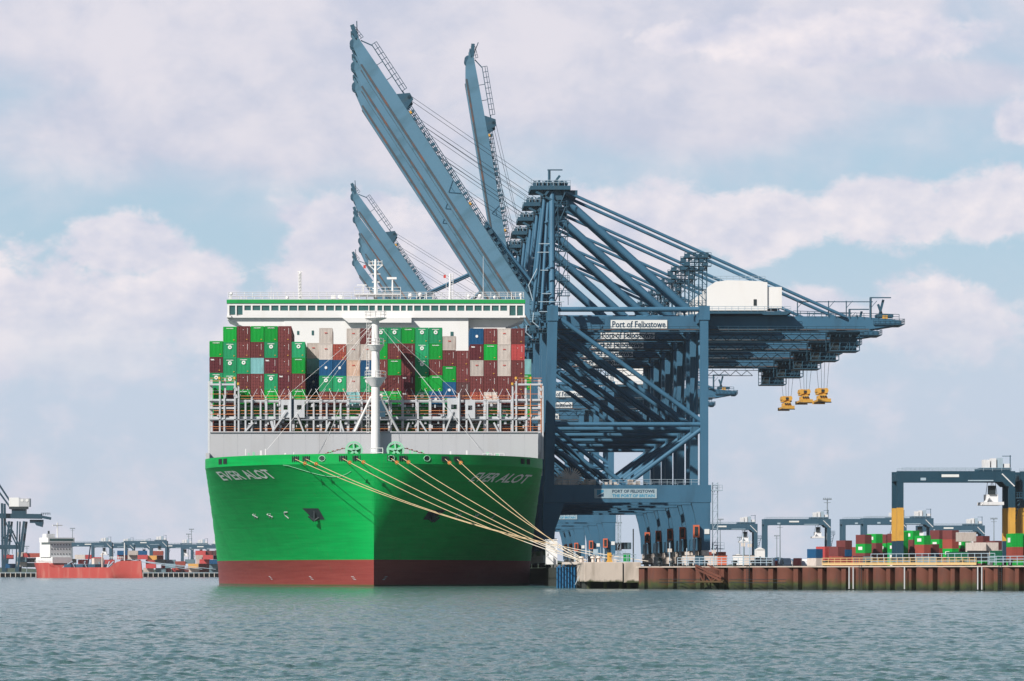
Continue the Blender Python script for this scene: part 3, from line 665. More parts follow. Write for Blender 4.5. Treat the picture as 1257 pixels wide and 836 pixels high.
for y0, y1, off, dep in ((491, 494, -.1, 1.6), (511.3, 514.3, -.15, 1.7), (514.8, 516, -.9, 1.6), (529.5, 531.5, -.1, 1.6)):
    MB().box(lx(259), lx(661), LS + off, LS + off + dep, lz(y1), lz(y0)).build('walkway_beam', M['lash'] if y1 != 516 else M['lashdark'], lb)
for y0 in (497.5, 507.5, 519.5, 523):
    MB().box(lx(259), lx(661), LS + 1.1, LS + 1.3, lz(y0 + 1.4), lz(y0)).build('grating', M['lashdark'], lb)
for py in (486.3, 504.3, 526.5):
    for q in (0, .5): MB().tube((lx(293 if py < 490 else 262), LS - .6, lz(py) - q), (lx(628 if py < 490 else 660), LS - .6, lz(py) - q), .05 if q == 0 else .035, 5).build('orange_handrail', M['orange'], lb)
mb = MB()
for k in range(1, 24):
    for py in (486.3, 504.3, 526.5): mb.tube((lx(259.5 + 16.77 * k), LS - .6, lz(py)), (lx(259.5 + 16.77 * k), LS - .6, lz(py + 6)), .04, 4)
mb.build('rail_stanchion', M['lash'], lb)
for a, b, c, d_, e in ((345, 356.5, 491, 513, -1), (361, 374, 491, 513, 1), (549, 565.5, 489, 514, -1), (571, 583, 491, 514, 1), (463, 473, 492, 512, 1)):
    mb = MB(); x0, x1, z0, z1 = lx(a), lx(b), lz(d_), lz(c); hw = (x1 - x0) * .22; xc = (x0 + x1) / 2; zc = z0 + (z1 - z0) * .55
    if a == 463: mb.box(x0, x1, LS - 1, LS - .8, z0, z1)
    else:
        for bx in ((x0, xc - hw, z0, z1), (xc + hw, x1, z0, z1), (xc - hw, xc + hw, zc + .5, z1), (xc - hw, xc + hw, z0, zc - .35)): mb.box(bx[0], bx[1], LS - 1, LS - .8, bx[2], bx[3])
    mb.build('gusset_plate', M['lash'] if a != 463 else M['crane2'], lb)
for (ax, ay, bx, by) in ((352, 505, 334, 531), (364, 508, 373, 531), (444, 508, 433, 531), (556, 505, 546, 531), (573, 508, 583, 531), (478, 505, 488, 531), (311, 519, 300, 531), (405, 518, 399, 531),
                         (333, 517, 337, 531), (418, 519, 422, 531), (515, 517, 524, 531), (502, 519, 498, 531), (606, 519, 612, 531), (590, 517, 584, 531)):
    big = abs(ay - by) > 20
    MB().bar((lx(ax), LS - .9, lz(ay)), (lx(bx), LS - .9, lz(by)), .75 if big else .5, .3).build('diagonal_brace', M['lash'], lb)
MB().box(lx(357.2), lx(361.2), LS - .7, LS - .4, lz(512), lz(490)).build('gap_shade', M['crane2'], lb)  # dark strip stands in for the shaded gap between the gusset plates
for px in (357, 563.5): MB().tube((lx(px), LS - 1.2, ZK), (lx(px), LS - 1.2, lz(483)), .2, 8).build('tall_post', M['lash'], lb)
for sgn, (a, b) in ((-1, (257, 290)), (1, (630, 666))):
    mb = MB()
    for py in (471, 490, 500, 513): mb.box(lx(a), lx(b), LS - .7, LS + .6, lz(py + 2.2), lz(py))
    mb.build('tower_beam', M['lash'], lb); mb = MB()
    for py in (464.5, 468, 484, 498, 509, 524): mb.tube((lx(a + 1), LS - .9, lz(py)), (lx(b - 1), LS - .9, lz(py)), .045, 5)
    if sgn > 0:
        for px in (651, 664): mb.tube((lx(px), LS - .9, lz(531)), (lx(px), LS - .9, lz(472)), .08, 5)
    mb.build('orange_handrail', M['orange'], lb); mb = MB()
    for px in ((270, 288.5, 293) if sgn < 0 else (633.5, 651.5, 629)): mb.tube((lx(px), LS - 1, lz(473 if px in (293, 629) else 466)), (lx(px), LS - 1, lz(470 if px in (293, 629) else 463)), .26, 8)
    mb.build('yellow_cap', M['yellow'], lb); mb = MB()
    xa, xb = (278, 291) if sgn < 0 else (638, 664)        # rounded openings
    for cx, cz, rr in (((xb - 4), 489, 4), ((xb - 4), 480, 4)):
        for k in range(5):
            t0, t1 = math.pi / 2 * k / 5, math.pi / 2 * (k + 1) / 5
            mb.bar((lx(cx + rr * math.sin(t0)), LS - .8, lz(cz - rr * math.cos(t0))), (lx(cx + rr * math.sin(t1)), LS - .8, lz(cz - rr * math.cos(t1))), .35, .4)
    mb.build('arch_bracket', M['lash'], lb)
rods = MB(); rr = random.Random(5)
for k in range(1, 24):
    if k in (12, ): continue
    px = 259 + 16.77 * k; rods.tube((lx(px - 2), LS - .1, lz(493)), (lx(px + 6), LS + 1.5, lz(477)), .05, 4); rods.tube((lx(px + 2), LS - .1, lz(493)), (lx(px - 6), LS + 1.5, lz(477)), .05, 4)
rods.build('lashing_rod', M['lash'], lb)
rn = random.Random(11); mb = MB()
for k in range(110):
    px = rn.uniform(262, 658); py = rn.choice((496, 497, 508, 516.5, 517.5, 522)); w_ = rn.uniform(.15, .5)
    mb.box(lx(px), lx(px) + w_, LS - .5, LS - .2, lz(py) - rn.uniform(.2, .6), lz(py))
mb.build('lashing_gear', M['lash'], lb)

# deckhouse with the navigation bridge
BS = 129.0
def bx_(px): return sx(px, BS)
def bz(py): return sz(py, BS)
sup = empty('superstructure', (0, 0, 0), None, None); sup.parent = ship
def sb(name, mat, px0, px1, py0, py1, y0, y1, parent=sup): return MB().box(bx_(px0), bx_(px1), BS + y0, BS + y1, bz(py1), bz(py0)).build(name, mat, parent)
sb('deckhouse_wall', M['white'], 349, 575, 389.6, 520, .6, 20)
sb('accommodation_block', M['white'], 300, 621, 401.5, 520, 1.7, 18)
MB().poly([(bx_(279), bz(390)), (bx_(279), bz(392)), (bx_(301), bz(401.4)), (bx_(349), bz(401.4)), (bx_(349), bz(390))], BS + .7, BS + 14).build('wing_bracket', M['white'], sup); mb = MB(); mb.poly([(bx_(644), bz(390)), (bx_(644), bz(392)), (bx_(620), bz(401.4)), (bx_(575), bz(401.4)), (bx_(575), bz(390))], BS + 2.4, BS + 14)
mb.build('wing_bracket', M['white'], sup)
mb = MB()                                                  # bridge front with window openings
WIN = [(281.5, 288.8, 375, 386), (290.6, 297.8, 375, 386), (300, 308, 375.7, 381), (310, 319.5, 375.7, 381)]
for a, b in ((322, 382), (396, 452), (465, 525), (535, 596), (605, 665), (678, 736), (750, 805), (818, 880), (890, 940), (952, 985), (1000, 1060), (1068, 1145), (1152, 1196), (1215, 1252)): WIN.append((270 + a / 6.285, 270 + b / 6.285, 375.8, 381.3))
xw = 471.0
for w_ in (9, 8.6, 6, 6.4, 8.4, 8.8, 8.8, 8.8, 8.8, 8.8, 8.8, 8.8, 8.6, 8.6, 8.4): WIN.append((xw, xw + w_, 376, 381.5)); xw += w_ + 1.85
WIN += [(625.4, 633, 376, 387), (634.6, 642, 376, 387)]
mb.box(bx_(279), bx_(644), BS, BS + 13, bz(390), bz(387.4)); mb.box(bx_(279), bx_(644), BS, BS + 13, bz(375), bz(372.3))
mb.box(bx_(279), bx_(644), BS + .35, BS + 13, bz(387.4) + .003, bz(375) - .003)
prev = 279
for a, b, c, d_ in sorted(WIN) + [(644, 645, 0, 0)]:
    mb.box(bx_(prev), bx_(a), BS, BS + .34, bz(387.4) + .004, bz(375) - .004); prev = b
    if d_ and d_ < 384: mb.box(bx_(a), bx_(b), BS, BS + .34, bz(387.4) + .004, bz(d_))
mb.build('bridge_wall', M['white'], sup)
for a, b, c, d_ in WIN: MB().box(bx_(a) + .002, bx_(b) - .002, BS + .2, BS + .34, bz(d_), bz(375) - .005).build('window', M['glass'], sup)
sb('green_band', M['green'], 278.2, 644.8, 367.9, 372.3, -.15, 13.4)
sb('bridge_roof', M['bwater'], 280, 643.5, 367.3, 367.9, -.1, 13)
for a in (422, 503): pass
mb = MB(); mb.poly([(bx_(420), bz(390.3)), (bx_(505), bz(390.3)), (bx_(505), bz(396.5)), (bx_(428), bz(396.5))], BS - 1.4, BS + .55); mb.build('bridge_balcony', M['white'], sup)
mb = MB(); mb.box(bx_(278.5), bx_(284), BS - .8, BS + 1, bz(390), bz(387.6)); mb.box(bx_(638), bx_(645), BS - .8, BS + 1, bz(390), bz(387.6)); mb.build('wing_console', M['white'], sup)
for a, b, c, d_ in ((364.5, 367, 406, 410.5), (382.5, 385, 405.5, 411), (553, 556.5, 407, 412)): sb('porthole_window', M['glass'], a, b, c, d_, .5, .597)
MB().rail((bx_(280), BS, bz(366.2)), (bx_(643), BS, bz(366.2)), 1.25, .05, 1.7, lines=(.35, .68, 1)).build('roof_railing', M['white'], sup)
MB().rail((bx_(280), BS + 12, bz(366.2)), (bx_(643), BS + 12, bz(366.2)), 1.25, .05, 1.7, lines=(.5, 1)).build('roof_railing', M['white'], sup)
# masts and aerials on the bridge roof
def mast(px, top, r, bars=(), parent=sup, name='radar_mast', base=366):
    mb = MB(); mb.tube((bx_(px), BS + 5, bz(base)), (bx_(px), BS + 5, bz(top)), r, 8, r2=r * .6)
    for (a, b, py, t) in bars: mb.bar((bx_(a), BS + 5, bz(py)), (bx_(b), BS + 5, bz(py)), t, t)
    return mb.build(name, M['white'], parent)
mk = mast(461, 316, .38, ((452, 470, 323, .18), (454, 468, 319, .12), (455, 467, 334, .15), (456.5, 466, 344, .2), (457, 465, 352, .2)))
mb = MB(); mb.tube((bx_(453), BS + 5, bz(323)), (bx_(460.5), BS + 5, bz(330)), .1, 5); mb.tube((bx_(470), BS + 5, bz(323)), (bx_(461.5), BS + 5, bz(330)), .1, 5)
for px in (453, 457.5, 464.5, 469): mb.tube((bx_(px), BS + 5, bz(323)), (bx_(px), BS + 5, bz(317)), .06, 5)
mb.build('mast_yard', M['white'], mk)
mast(482, 340, .22, ((475, 487, 339.3, .45),), name='radar_scanner', base=355)
mast(553, 334, .30, ((551.6, 556, 334, .1),), name='signal_mast')
mb = MB()
for k in range(9): mb.tube((bx_(552.5), BS + 4.6, bz(363 - 3.3 * k)), (bx_(556.8), BS + 4.6, bz(363 - 3.3 * k)), .06, 4)
mb.tube((bx_(556.8), BS + 4.6, bz(366)), (bx_(556.8), BS + 4.6, bz(333)), .06, 4); mb.build('mast_ladder', M['white'], sup)
MB().box(bx_(545), bx_(548), BS + 5, BS + 5.06, bz(339), bz(335)).build('red_flag', M['red'], sup); MB().box(bx_(446), bx_(449), BS + 5, BS + 5.06, bz(327), bz(323)).build('red_flag', M['red'], sup)
MB().tube((bx_(548.3), BS + 5, bz(366)), (bx_(548.3), BS + 5, bz(334)), .04, 4).build('flag_halyard', M['white'], sup)
mast(367.5, 331, .3, ((364, 371, 331, .15), (365, 370, 336, .1)), name='signal_mast')
mb = MB()
for k in range(8): mb.tube((bx_(366), BS + 4.6, bz(363 - 4 * k)), (bx_(369), BS + 4.6, bz(360 - 4 * k)), .06, 4)
for a in (365.7, 369.3): mb.tube((bx_(a), BS + 4.6, bz(366)), (bx_(a), BS + 4.6, bz(332)), .06, 4)
mb.build('mast_ladder', M['white'], sup)
for px, top, r in ((594, 312, .05), (332, 349, .05), (391, 348, .04), (280.5, 360, .12), (295, 361, .08), (335, 358, .08), (524, 357, .1), (629, 356, .08), (641, 359, .1), (575, 358, .08), (516, 357, .07)):
    mast(px, top, r, name='whip_antenna')
for px, py, r in ((283, 359, .35), (504, 361, .5), (516, 360, .45), (417, 363, .5), (352, 364, .4), (590, 362, .5), (608, 363, .35), (640, 360, .35), (576, 362, .4)):
    mb = MB(); nseg = 8; vs = []; fs = []
    for j in range(5):
        for k in range(nseg): a, b = math.pi * j / 4, 2 * math.pi * k / nseg; vs.append((bx_(px) + r * math.sin(a) * math.cos(b), BS + 4 + r * math.sin(a) * math.sin(b), bz(py) + r * math.cos(a)))
    for j in range(4):
        for k in range(nseg): fs.append((j * nseg + k, j * nseg + (k + 1) % nseg, (j + 1) * nseg + (k + 1) % nseg, (j + 1) * nseg + k))
    mb.add(vs, fs, 0, True); mb.tube((bx_(px), BS + 4, bz(366)), (bx_(px), BS + 4, bz(py)), .12, 6); mb.build('satellite_dome', M['white'], sup)
for a, b in ((406, 412), (416, 420)): sb('roof_locker', M['white'], a, b, 361.5, 366, 2, 4)
mb = MB(); mb.box(bx_(435), bx_(492), BS + 2, BS + 8, bz(361), bz(359.5)); mb.build('radar_platform', M['white'], sup)
MB().rail((bx_(435), BS + 2, bz(359.5)), (bx_(492), BS + 2, bz(359.5)), 1.3, .05, 1.6, lines=(.5, 1)).build('platform_railing', M['white'], sup)
mb = MB()
for px in (438, 450, 470, 488): mb.tube((bx_(px), BS + 3, bz(366)), (bx_(px), BS + 3, bz(361)), .12, 6)
mb.tube((bx_(446), BS + 3, bz(359)), (bx_(446), BS + 3, bz(348)), .1, 6); mb.bar((bx_(438), BS + 3, bz(348.5)), (bx_(450), BS + 3, bz(348.5)), .15, .2); mb.build('platform_support', M['white'], sup)

# ------------------------------------------------------------------ shipping containers
def container_mesh(L, h, kind, w=2.44):
    mb = MB(); t = .10
    # corner frame and walls; end panel recessed 6 cm behind the frame
    mb.box(-w / 2, w / 2, .07, L, 0, h)
    for sx_ in (-1, 1): mb.box(sx_ * w / 2 - (t if sx_ > 0 else 0), sx_ * w / 2 + (0 if sx_ > 0 else t), 0, .068, 0, h)
    mb.box(-w / 2 + t, w / 2 - t, 0, .068, 0, .14); mb.box(-w / 2 + t, w / 2 - t, 0, .068, h - .12, h)
    nr = int(L / .55)
    for k in range(nr):
        y = .3 + (L - .6) * k / (nr - 1)
        for sx_ in (-1, 1): mb.box(sx_ * w / 2 - (0 if sx_ > 0 else .035), sx_ * w / 2 + (.035 if sx_ > 0 else 0), y - .13, y + .13, .18, h - .15)
    me = mb.build('container', M['white']); d = me.data; bpy.data.objects.remove(me); return d
def door_mesh(h):
    mb = MB(); hw = 1.12
    mb.box(-hw + .01, -.012, .02, .066, .15, h - .13)
    for k in range(4): z = .3 + (h - .6) * (k + .5) / 4; mb.box(-hw + .06, -.06, -.01, .0195, z - .22, z + .22)
    for x in (-.82, -.34): mb.tube((x, -.035, .12), (x, -.035, h - .1), .028, 5)
    for x in (-.82, -.34):
        for z in (.2, 1.1, h - .2): mb.box(x - .06, x + .06, -.06, .018, z - .05, z + .05)
    me = mb.build('door', [M['white']]); d = me.data; bpy.data.objects.remove(me); return d
def panel_mesh(h):
    mb = MB(); n = 9; hw = 1.12; dx = 2 * hw / n; pts = []
    for k in range(n):
        a = -hw + k * dx; pts += [(a, .06), (a + dx * .22, .06), (a + dx * .38, .005), (a + dx * .82, .005)]
    pts.append((hw, .06)); m_ = len(pts)
    mb.add([(x, y, z) for z in (.14, h - .12) for x, y in pts], [(k, k + 1, m_ + k + 1, m_ + k) for k in range(m_ - 1)])
    me = mb.build('end_panel', M['white']); d = me.data; bpy.data.objects.remove(me); return d
HB = {2.9: {}, 2.59: {}}
for h in HB:
    HB[h] = dict(b40=container_mesh(12.19, h, 0), b20=container_mesh(6.06, h, 0), door=door_mesh(h), panel=panel_mesh(h))
    for k in HB[h]:
        HB[h][k].materials[0] = None
mk_cache = {}
def mark_mesh(code, h):
    if (code, h) in mk_cache: return mk_cache[code, h]
    mb = MB(); y = -.07
    if code in 'GT':
        flat_text(mb, 'EVERGREEN', -.62, .62, h - .42, h - .25, y, 0, .03)
        mb.box(.62, .86, y - .01, y, .38, .52, 2)
    if code == 'T':
        c = [(.36 * math.cos(2 * math.pi * k / 16), y, h - .86 + .36 * math.sin(2 * math.pi * k / 16)) for k in range(16)]; mb.add(c, [tuple(range(16))], 0)
        c = [(.14 * math.cos(2 * math.pi * k / 8), y - .01, h - .86 + .14 * math.sin(2 * math.pi * k / 8)) for k in range(8)]; mb.add(c, [tuple(range(8))], 3)
    if code == 'B':
        c = [(.26 * math.cos(2 * math.pi * k / 7), y, h * .5 + .28 * math.sin(2 * math.pi * k / 7)) for k in range(7)]; mb.add(c, [tuple(range(7))], 0)
    if code == 'N': flat_text(mb, 'tex', -1.02, -.32, h - .62, h - .3, y, 0, .04)
    if code in 'MNODR':
        mb.box(.70, .75, y - .01, y, h * .5, h - .35, 0); mb.box(.46, .70, y - .01, y, .38, .52, 2)
        if code != 'N': mb.box(-.12, .0, y - .01, y, h - .72, h - .62, 0)
    if code in 'WP': mb.box(-.26, .26, y - .01, y, h - .98, h - .84, 1)
    if not mb.v: mk_cache[code, h] = None; return None
    o = mb.build('marking', [M['white'], M['red'], M['yellow'], M['green']]); d = o.data; bpy.data.objects.remove(o); mk_cache[code, h] = d; return d
rc_ = random.Random(23)
def put(name, data, parent, mat, loc=(0, 0, 0), sc=None):
    o = bpy.data.objects.new(name, data); C.collection.objects.link(o); o.parent = parent; o.location = loc
    if mat: o.material_slots[0].link = 'OBJECT'; o.material_slots[0].material = mat
    if sc: o.scale = sc
    return o
def container(code, x, y, z, h, label, group, rz=0, L=40, doors=None, marks=True, wide=1.0, plate=False):
    while len(label.split()) > 16 and ' the ' in label: label = label.replace(' the ', ' ', 1)
    hb = HB[h]; o = bpy.data.objects.new('shipping_container', hb['b40' if L == 40 else 'b20']); C.collection.objects.link(o)
    o.location = (x, y, z); o.rotation_euler = (0, 0, rz); o.scale = (wide, 1, 1)
    mat = CM[code][rc_.randrange(3)]; o.material_slots[0].link = 'OBJECT'; o.material_slots[0].material = mat
    tag(o, label, 'container', group)
    if doors is None: doors = code in 'MNODR'
    if doors:
        put('door', hb['door'], o, mat); put('door', hb['door'], o, mat, sc=(-1, 1, 1))
    else: put('end_panel', hb['panel'], o, mat)
    if marks:
        m = mark_mesh(code, h)
        if m: put('marking', m, o, None)
    if plate:
        mb = MB(); mb.box(-1.24 * 1, -1.3, .8, 3.0, 1.0, 2.2) if L == 99 else mb.box(-1.3, -1.262, 1.6, 4.2, 1.0, 2.0); mb.build('marking', M['white'], o)
    return o
ORD = 'first second third fourth fifth sixth seventh eighth ninth tenth eleventh twelfth'.split()
GRP = 'containers stacked on the foredeck of the green ship'
S1, S3 = 43.6, 70.5      # stations of the first and third bay
cols = {0: (418.7, 'GNT'), 1: (401.0, 'GTTT'), 2: (400.3, 'MMTMG'), 3: (400.3, 'GMCMM'), 4: (400.3, 'GTNTG'), 5: (400.3, 'MMMNM'), 6: (419.6, 'TGMG'),
        7: (421.0, 'WCBE'), 8: (402.6, 'WWBTM'), 9: (422.4, 'OBTM'), 10: (403.2, 'WWPWC'), 11: (403.2, 'MWBTM'), 12: (402.2, 'TGMMT'), 13: (402.2, 'TMGMG'),
        14: (402.2, 'GMMNN'), 15: (402.2, 'TTTGT'), 16: (402.2, 'TGMGB'), 17: (412.6, 'wMGB'), 18: (430.4, 'MMD'), 19: (403.2, 'BNWMO'), 20: (403.2, 'MGMMW'),
        21: (403.2, 'WWWMM'), 22: (403.2, 'MRMMM'), 23: (441.0, 'CG')}
fill = random.Random(4)
for i, (top, seq) in cols.items():
    s = S3 - 13 if i == 7 else (S3 + 5 if i == 23 else S1)
    d = D0 + s; x = SX + (i - 11.5) * 2.53; z = sz(top, s); k = 0; ref = sz(top, s)
    seq = list(seq)
    while True:
        code = seq[k] if k < len(seq) else fill.choice('MMOGTMGNSEWM'); h = 2.9
        if code == 'w': code, h = 'W', 2.59
        z -= h
        if z < ZK + 2.4: break
        side = 'left' if i < 12 else 'right'; n = i if i < 12 else 23 - i
        col = ('outermost' if n == 0 else ORD[n]); tn = 'top' if k == 0 else ORD[k] + ' from top'
        label = f'{CNAME[code]} container, {tn}, in {col} stack from {side} ship edge' if n else f'{CNAME[code]} container, {tn}, in outermost stack at {side} ship edge'
        container(code, x, d + (.0 if k < 4 else .02), z, h - .0, label, GRP)
        z -= .035; k += 1
# the bays behind show along the edges of the gaps
for i, tops, s in ((6, 'GMG', S1 + 13.2), (5, 'M', S1 + 13.2), (16, 'TM', S1 + 13.2), (22, 'MM', S1 + 13.2)):
    z = sz(cols[i][0], S1)
    for k, code in enumerate(tops):
        z -= 2.935; side = 'left' if i < 12 else 'right'; n = i if i < 12 else 23 - i
        container(code, SX + (i - 11.5) * 2.53, D0 + s, z, 2.9, f'{CNAME[code]} container a bay behind, {"top" if k == 0 else ORD[k]} in {ORD[n]} stack from {side}', GRP, marks=False)

mb = MB(); ra = random.Random(77); pal = 'GTMNWBOMMG'
for bay in range(17):
    ys = D0 + 152 + 14.6 * bay
    base = [ra.choice((7, 8, 9, 9)) for _ in range(6)]
    for i in range(24):
        for k in range(base[i // 4] + ra.choice((-1, 0, 0))):
            z = ZK + 2.2 + k * 2.93
            if 1 < i < 22 and k < 5: continue
            x = SX + (i - 11.5) * 2.53; mb.box(x - 1.22, x + 1.22, ys, ys + 12.19, z, z + 2.9, ra.randrange(10))
tag(mb.build('aft_cargo', [CM[c][1] for c in pal]), 'container stacks on the long deck behind the ship bridge', 'container stacks', kind='stuff')

# ------------------------------------------------------------------ ship-to-shore cranes
Y0 = 857.0
def cx(px, dy=0): return wx(px, Y0 + dy)
def cz(py, dy=0): return wz(py, Y0 + dy)
WSX, LSX, ZB = 38.9, 73.1, DZ
def make_crane():
    c = empty('ship_to_shore_crane', (0, Y0, 0), 'x', 'crane', 'blue ship-to-shore cranes along the berth')
    m, m2 = M['crane'], M['crane2']
    def b(name, mat=m): return lambda mb, par=c: mb.build(name, mat, par)
    for y in (-14, 13):
        b('leg')(MB().bar((38.6, y, 21.8), (39.4, y, 61), 2.15, 2.0)); b('leg')(MB().bar((LSX, y, 21.8), (LSX, y, 61), 1.75, 2.0))
        b('portal_beam')(MB().poly([(37.3, 18), (74.6, 18), (74.6, 21.9), (37.3, 21.9)], y - 1.1, y + 1.1))
        b('lower_leg')(MB().poly([(37.2, 17.98), (42.0, 17.98), (41.2, 15.5), (39.9, 12), (39.6, 7.4), (37.0, 7.4)], y - 1.0, y + 1.0))
        b('lower_leg')(MB().poly([(74.45, 17.98), (70.2, 17.98), (70.9, 15.5), (71.5, 12), (71.7, 7.4), (74.4, 7.4)], y - 1.0, y + 1.0))
        b('top_tube')(MB().tube((40, y, 61), (72.4, y, 61), .55, 12)); b('mid_tube')(MB().tube((39.6, y, 35.4), (72.4, y, 35.4), .5, 12))
        b('diagonal_tube')(MB().tube((41, y, 59), (72.4, y, 36.2), .52, 12))
        b('diagonal_tube')(MB().tube((39.8, y, 34.6), (55.6, y, 21.8), .5, 12)); b('diagonal_tube')(MB().tube((72.6, y, 34.4), (55.6, y, 21.8), .5, 12))
        b('head_block')(MB().box(38.2, 40.6, y - 1.2, y + 1.2, 58.4, 61.8)); b('head_block')(MB().box(72, 74.3, y - 1.2, y + 1.2, 58.6, 61.7))
    for x in (39.2, LSX): b('cross_tie')(MB().box(x - .9, x + .9, -12.6, 11.6, 58.3, 60.6)); b('cross_tie')(MB().box(x - .7, x + .7, -12.9, 11.9, 34.4, 36.4)); b('sill_beam')(MB().box(x - 1.2, x + 1.2, -12.9, 11.9, 7.4, 10))
    for x in (39.2, LSX):
        b('side_brace')(MB().tube((x, -13, 36), (x, -.5, 58), .4, 8)); b('side_brace')(MB().tube((x, 12, 36), (x, -.5, 58), .4, 8))
    for x in (38.4, 73.0):
        for y in (-14, 13):
            bo = MB(); bo.box(x - .8, x + .8, y - 4.5, y + 4.5, 5.9, 7.35)
            bo.poly([(x - 1.1, 5.2), (x + 1.1, 5.2), (x + .7, 7.0), (x - .7, 7.0)], y - 5.2, y - 4.55); o = bo.build('bogie', M['offwhite'], c)
            for k in range(4):
                w = MB(); yy = y - 3.6 + 2.4 * k; w.tube((x - .35, yy, ZB + .8), (x + .35, yy, ZB + .8), .62, 12); w.build('wheel', M['dark'], o)
            bf = MB(); bf.tube((x, y - 5.2, 5.6), (x, y - 6.4, 5.6), .35, 8); bf.box(x - 1.4, x + 1.4, y - 5.9, y - 5.3, 4.6, 6.2); bf.build('buffer', M['offwhite'], o)
    # cable gear and number plates on the landside legs
    rl = MB(); rl.box(70.55, 71.9, -16.1, -15.1, 10.2, 13.0); o = rl.build('cable_reel_guard', M['redorange'], c)
    MB().box(70.85, 71.6, -16.2, -16.12, 10.6, 12.6).build('guard_opening', M['dark'], o)
    MB().box(70.5, 71.0, -15.6, -15.1, 6.3, 10.2).build('cable_chute', M['rail'], c); MB().box(71.8, 72.4, -15.6, -15.1, 5.3, 10.2).build('cable_chute', M['dark'], c)
    MB().box(73.1, 74.2, -15.12, -15.04, 11.0, 12.1).build('number_plate', M['sign'], c)
    rr = MB()
    for k in range(28):
        a = math.pi * 2 * k / 28; rr.bar((43.6 + .5 * math.cos(a), -10, 23.4 + .5 * math.sin(a)), (43.6 + 2.6 * math.cos(a), -10, 23.4 + 2.6 * math.sin(a)), .13, .3)
    rr.tube((43.6, -10.4, 23.4), (43.6, -9.6, 23.4), .6, 12); rr.build('cable_reel', M['offwhite'], c)
    # walkways on the portal
    MB().rail((39.8, -15.0, 21.95), (72, -15.0, 21.95), 1.15, .05, 1.8, lines=(.5, 1)).build('portal_railing', M['rail'], c)
    k_ = MB(); rn = random.Random(2)
    for k in range(22):
        x = rn.uniform(40, 58); k_.box(x, x + rn.uniform(.3, 1.0), -14.6, -13.6, 21.95, 21.95 + rn.uniform(.4, 1.3))
    k_.build('portal_equipment', M['offwhite'], c)
    # stair tower beside the landside leg
    s = MB()
    for x in (75.0, 76.1):
        for y in (-14.8, -13.6): s.tube((x, y, 5), (x, y, 22.5), .06, 4)
    for k in range(9): s.box(74.9, 76.2, -14.9, -13.5, 6.5 + 1.9 * k, 6.58 + 1.9 * k); s.tube((75, -14.8, 6.6 + 1.9 * k), (76.1, -14.8, 8.4 + 1.9 * k if k < 8 else 22.4), .06, 4)
    s.box(74.7, 77.2, -15.1, -13.3, 20.6, 20.8); s.box(74.7, 77.6, -15.1, -13.3, 7.6, 7.8); s.rail((74.8, -15, 7.8), (77.5, -15, 7.8), 1.3, .05, .9); s.rail((74.8, -15, 20.8), (77.1, -15, 20.8), 1.1, .05, .9)
    s.build('stair_tower', M['rail'], c)
    # A-frame
    for y0, y1 in ((-13.5, -5), (12.5, 4.5)):
        b('mast_tube')(MB().tube((39.3, y0, 61.5), (39.7, y1, 88), .70, 14))
        b('front_leg')(MB().tube((35.2, y0 * .62, 61), (38.2, y1, 88.5), .42, 10)); b('front_leg')(MB().tube((37.0, y0 * .9, 61), (38.8, y1, 86), .36, 10))
        b('rear_diagonal')(MB().tube((41.6, y1 * .6, 87.6), (70.6, y1 * .7, 61.6), .80, 14))
        for k in range(4): b('gusset')(MB().tube((38.7, y0 + (y1 - y0) * k / 4.2, 65 + 5.4 * k), (38.0, y0 + (y1 - y0) * k / 4.2, 64.6 + 5.4 * k), .35, 6))
    for z in (66, 72, 78.5): b('mast_tie')(MB().tube((39.5, -11 + (z - 66) * .45, z), (39.5, 10 - (z - 66) * .42, z), .35, 8))
    for y in (-5.2, 4.6):
        b('backstay')(MB().tube((42.6, y, 88.2), (105.6, y, 60.0), .36, 8))
    cr = MB(); cr.box(34.8, 43.8, -6.6, 6.0, 88.4, 89.3); cr.box(37.5, 42.0, -5.5, 5.0, 86.2, 88.38); cr.bar((37.6, -6.0, 86.6), (41.4, -6.0, 91.6), .6, .5); cr.bar((36.0, -6.0, 88), (40.8, -6.0, 85.4), .6, .5)
    cr.box(41.8, 45.4, -5.5, 5, 87.3, 88.37); cr.build('apex_head', m2, c)
    MB().rail((34.9, -6.6, 89.3), (43.7, -6.6, 89.3), 1.2, .06, 1.2).rail((34.9, 6, 89.3), (43.7, 6, 89.3), 1.2, .06, 1.2).build('apex_railing', M['rail'], c)
    cr = MB(); rn = random.Random(9)
    for k in range(9): x = 36 + .85 * k; cr.tube((x, -4, 90.0), (x, -3.2, 90.0), .5 + .25 * rn.random(), 10); cr.box(x - .2, x + .2, -4.6, -2.6, 89.3, 90 + rn.random() * .9)
    cr.build('sheave_block', m2, c)
    dv = MB(); dv.tube((39.2, -2, 89.3), (39.2, -2, 93.2), .3, 8); dv.bar((38.8, -2, 93.3), (42.2, -2, 93.3), .22, .25); dv.build('davit', m2, c)
    ld = MB()                                                   # ladder cages and landings up the mast
    for k in range(7):
        z = 64 + 3.4 * k; ld.box(40.4, 43.3, -14 + k * 1.1, -12.4 + k * 1.1, z, z + .12); ld.rail((40.5, -14 + k * 1.1, z + .12), (43.2, -14 + k * 1.1, z + .12), 1.1, .05, .9)
        ld.tube((41.2, -13.2 + k * 1.1, z), (42.6, -13.2 + k * 1.1, z + 3.4), .12, 5)
    for x in (40.9, 42.9): ld.tube((x, -13.4, 62), (x, -7, 86), .07, 4)
    ld.build('mast_stair', m2, c)
    ld = MB()
    for z, x0, x1 in ((62.6, 36.2, 42), (64.4, 37, 39), (75.5, 36.3, 38.7), (73.6, 36, 38.6), (69.6, 36.7, 38.4), (60.4, 36.4, 40.4)): ld.box(x0, x1, -14.5, -14.1, z, z + .16)
    ld.build('landing', M['rail'], c)
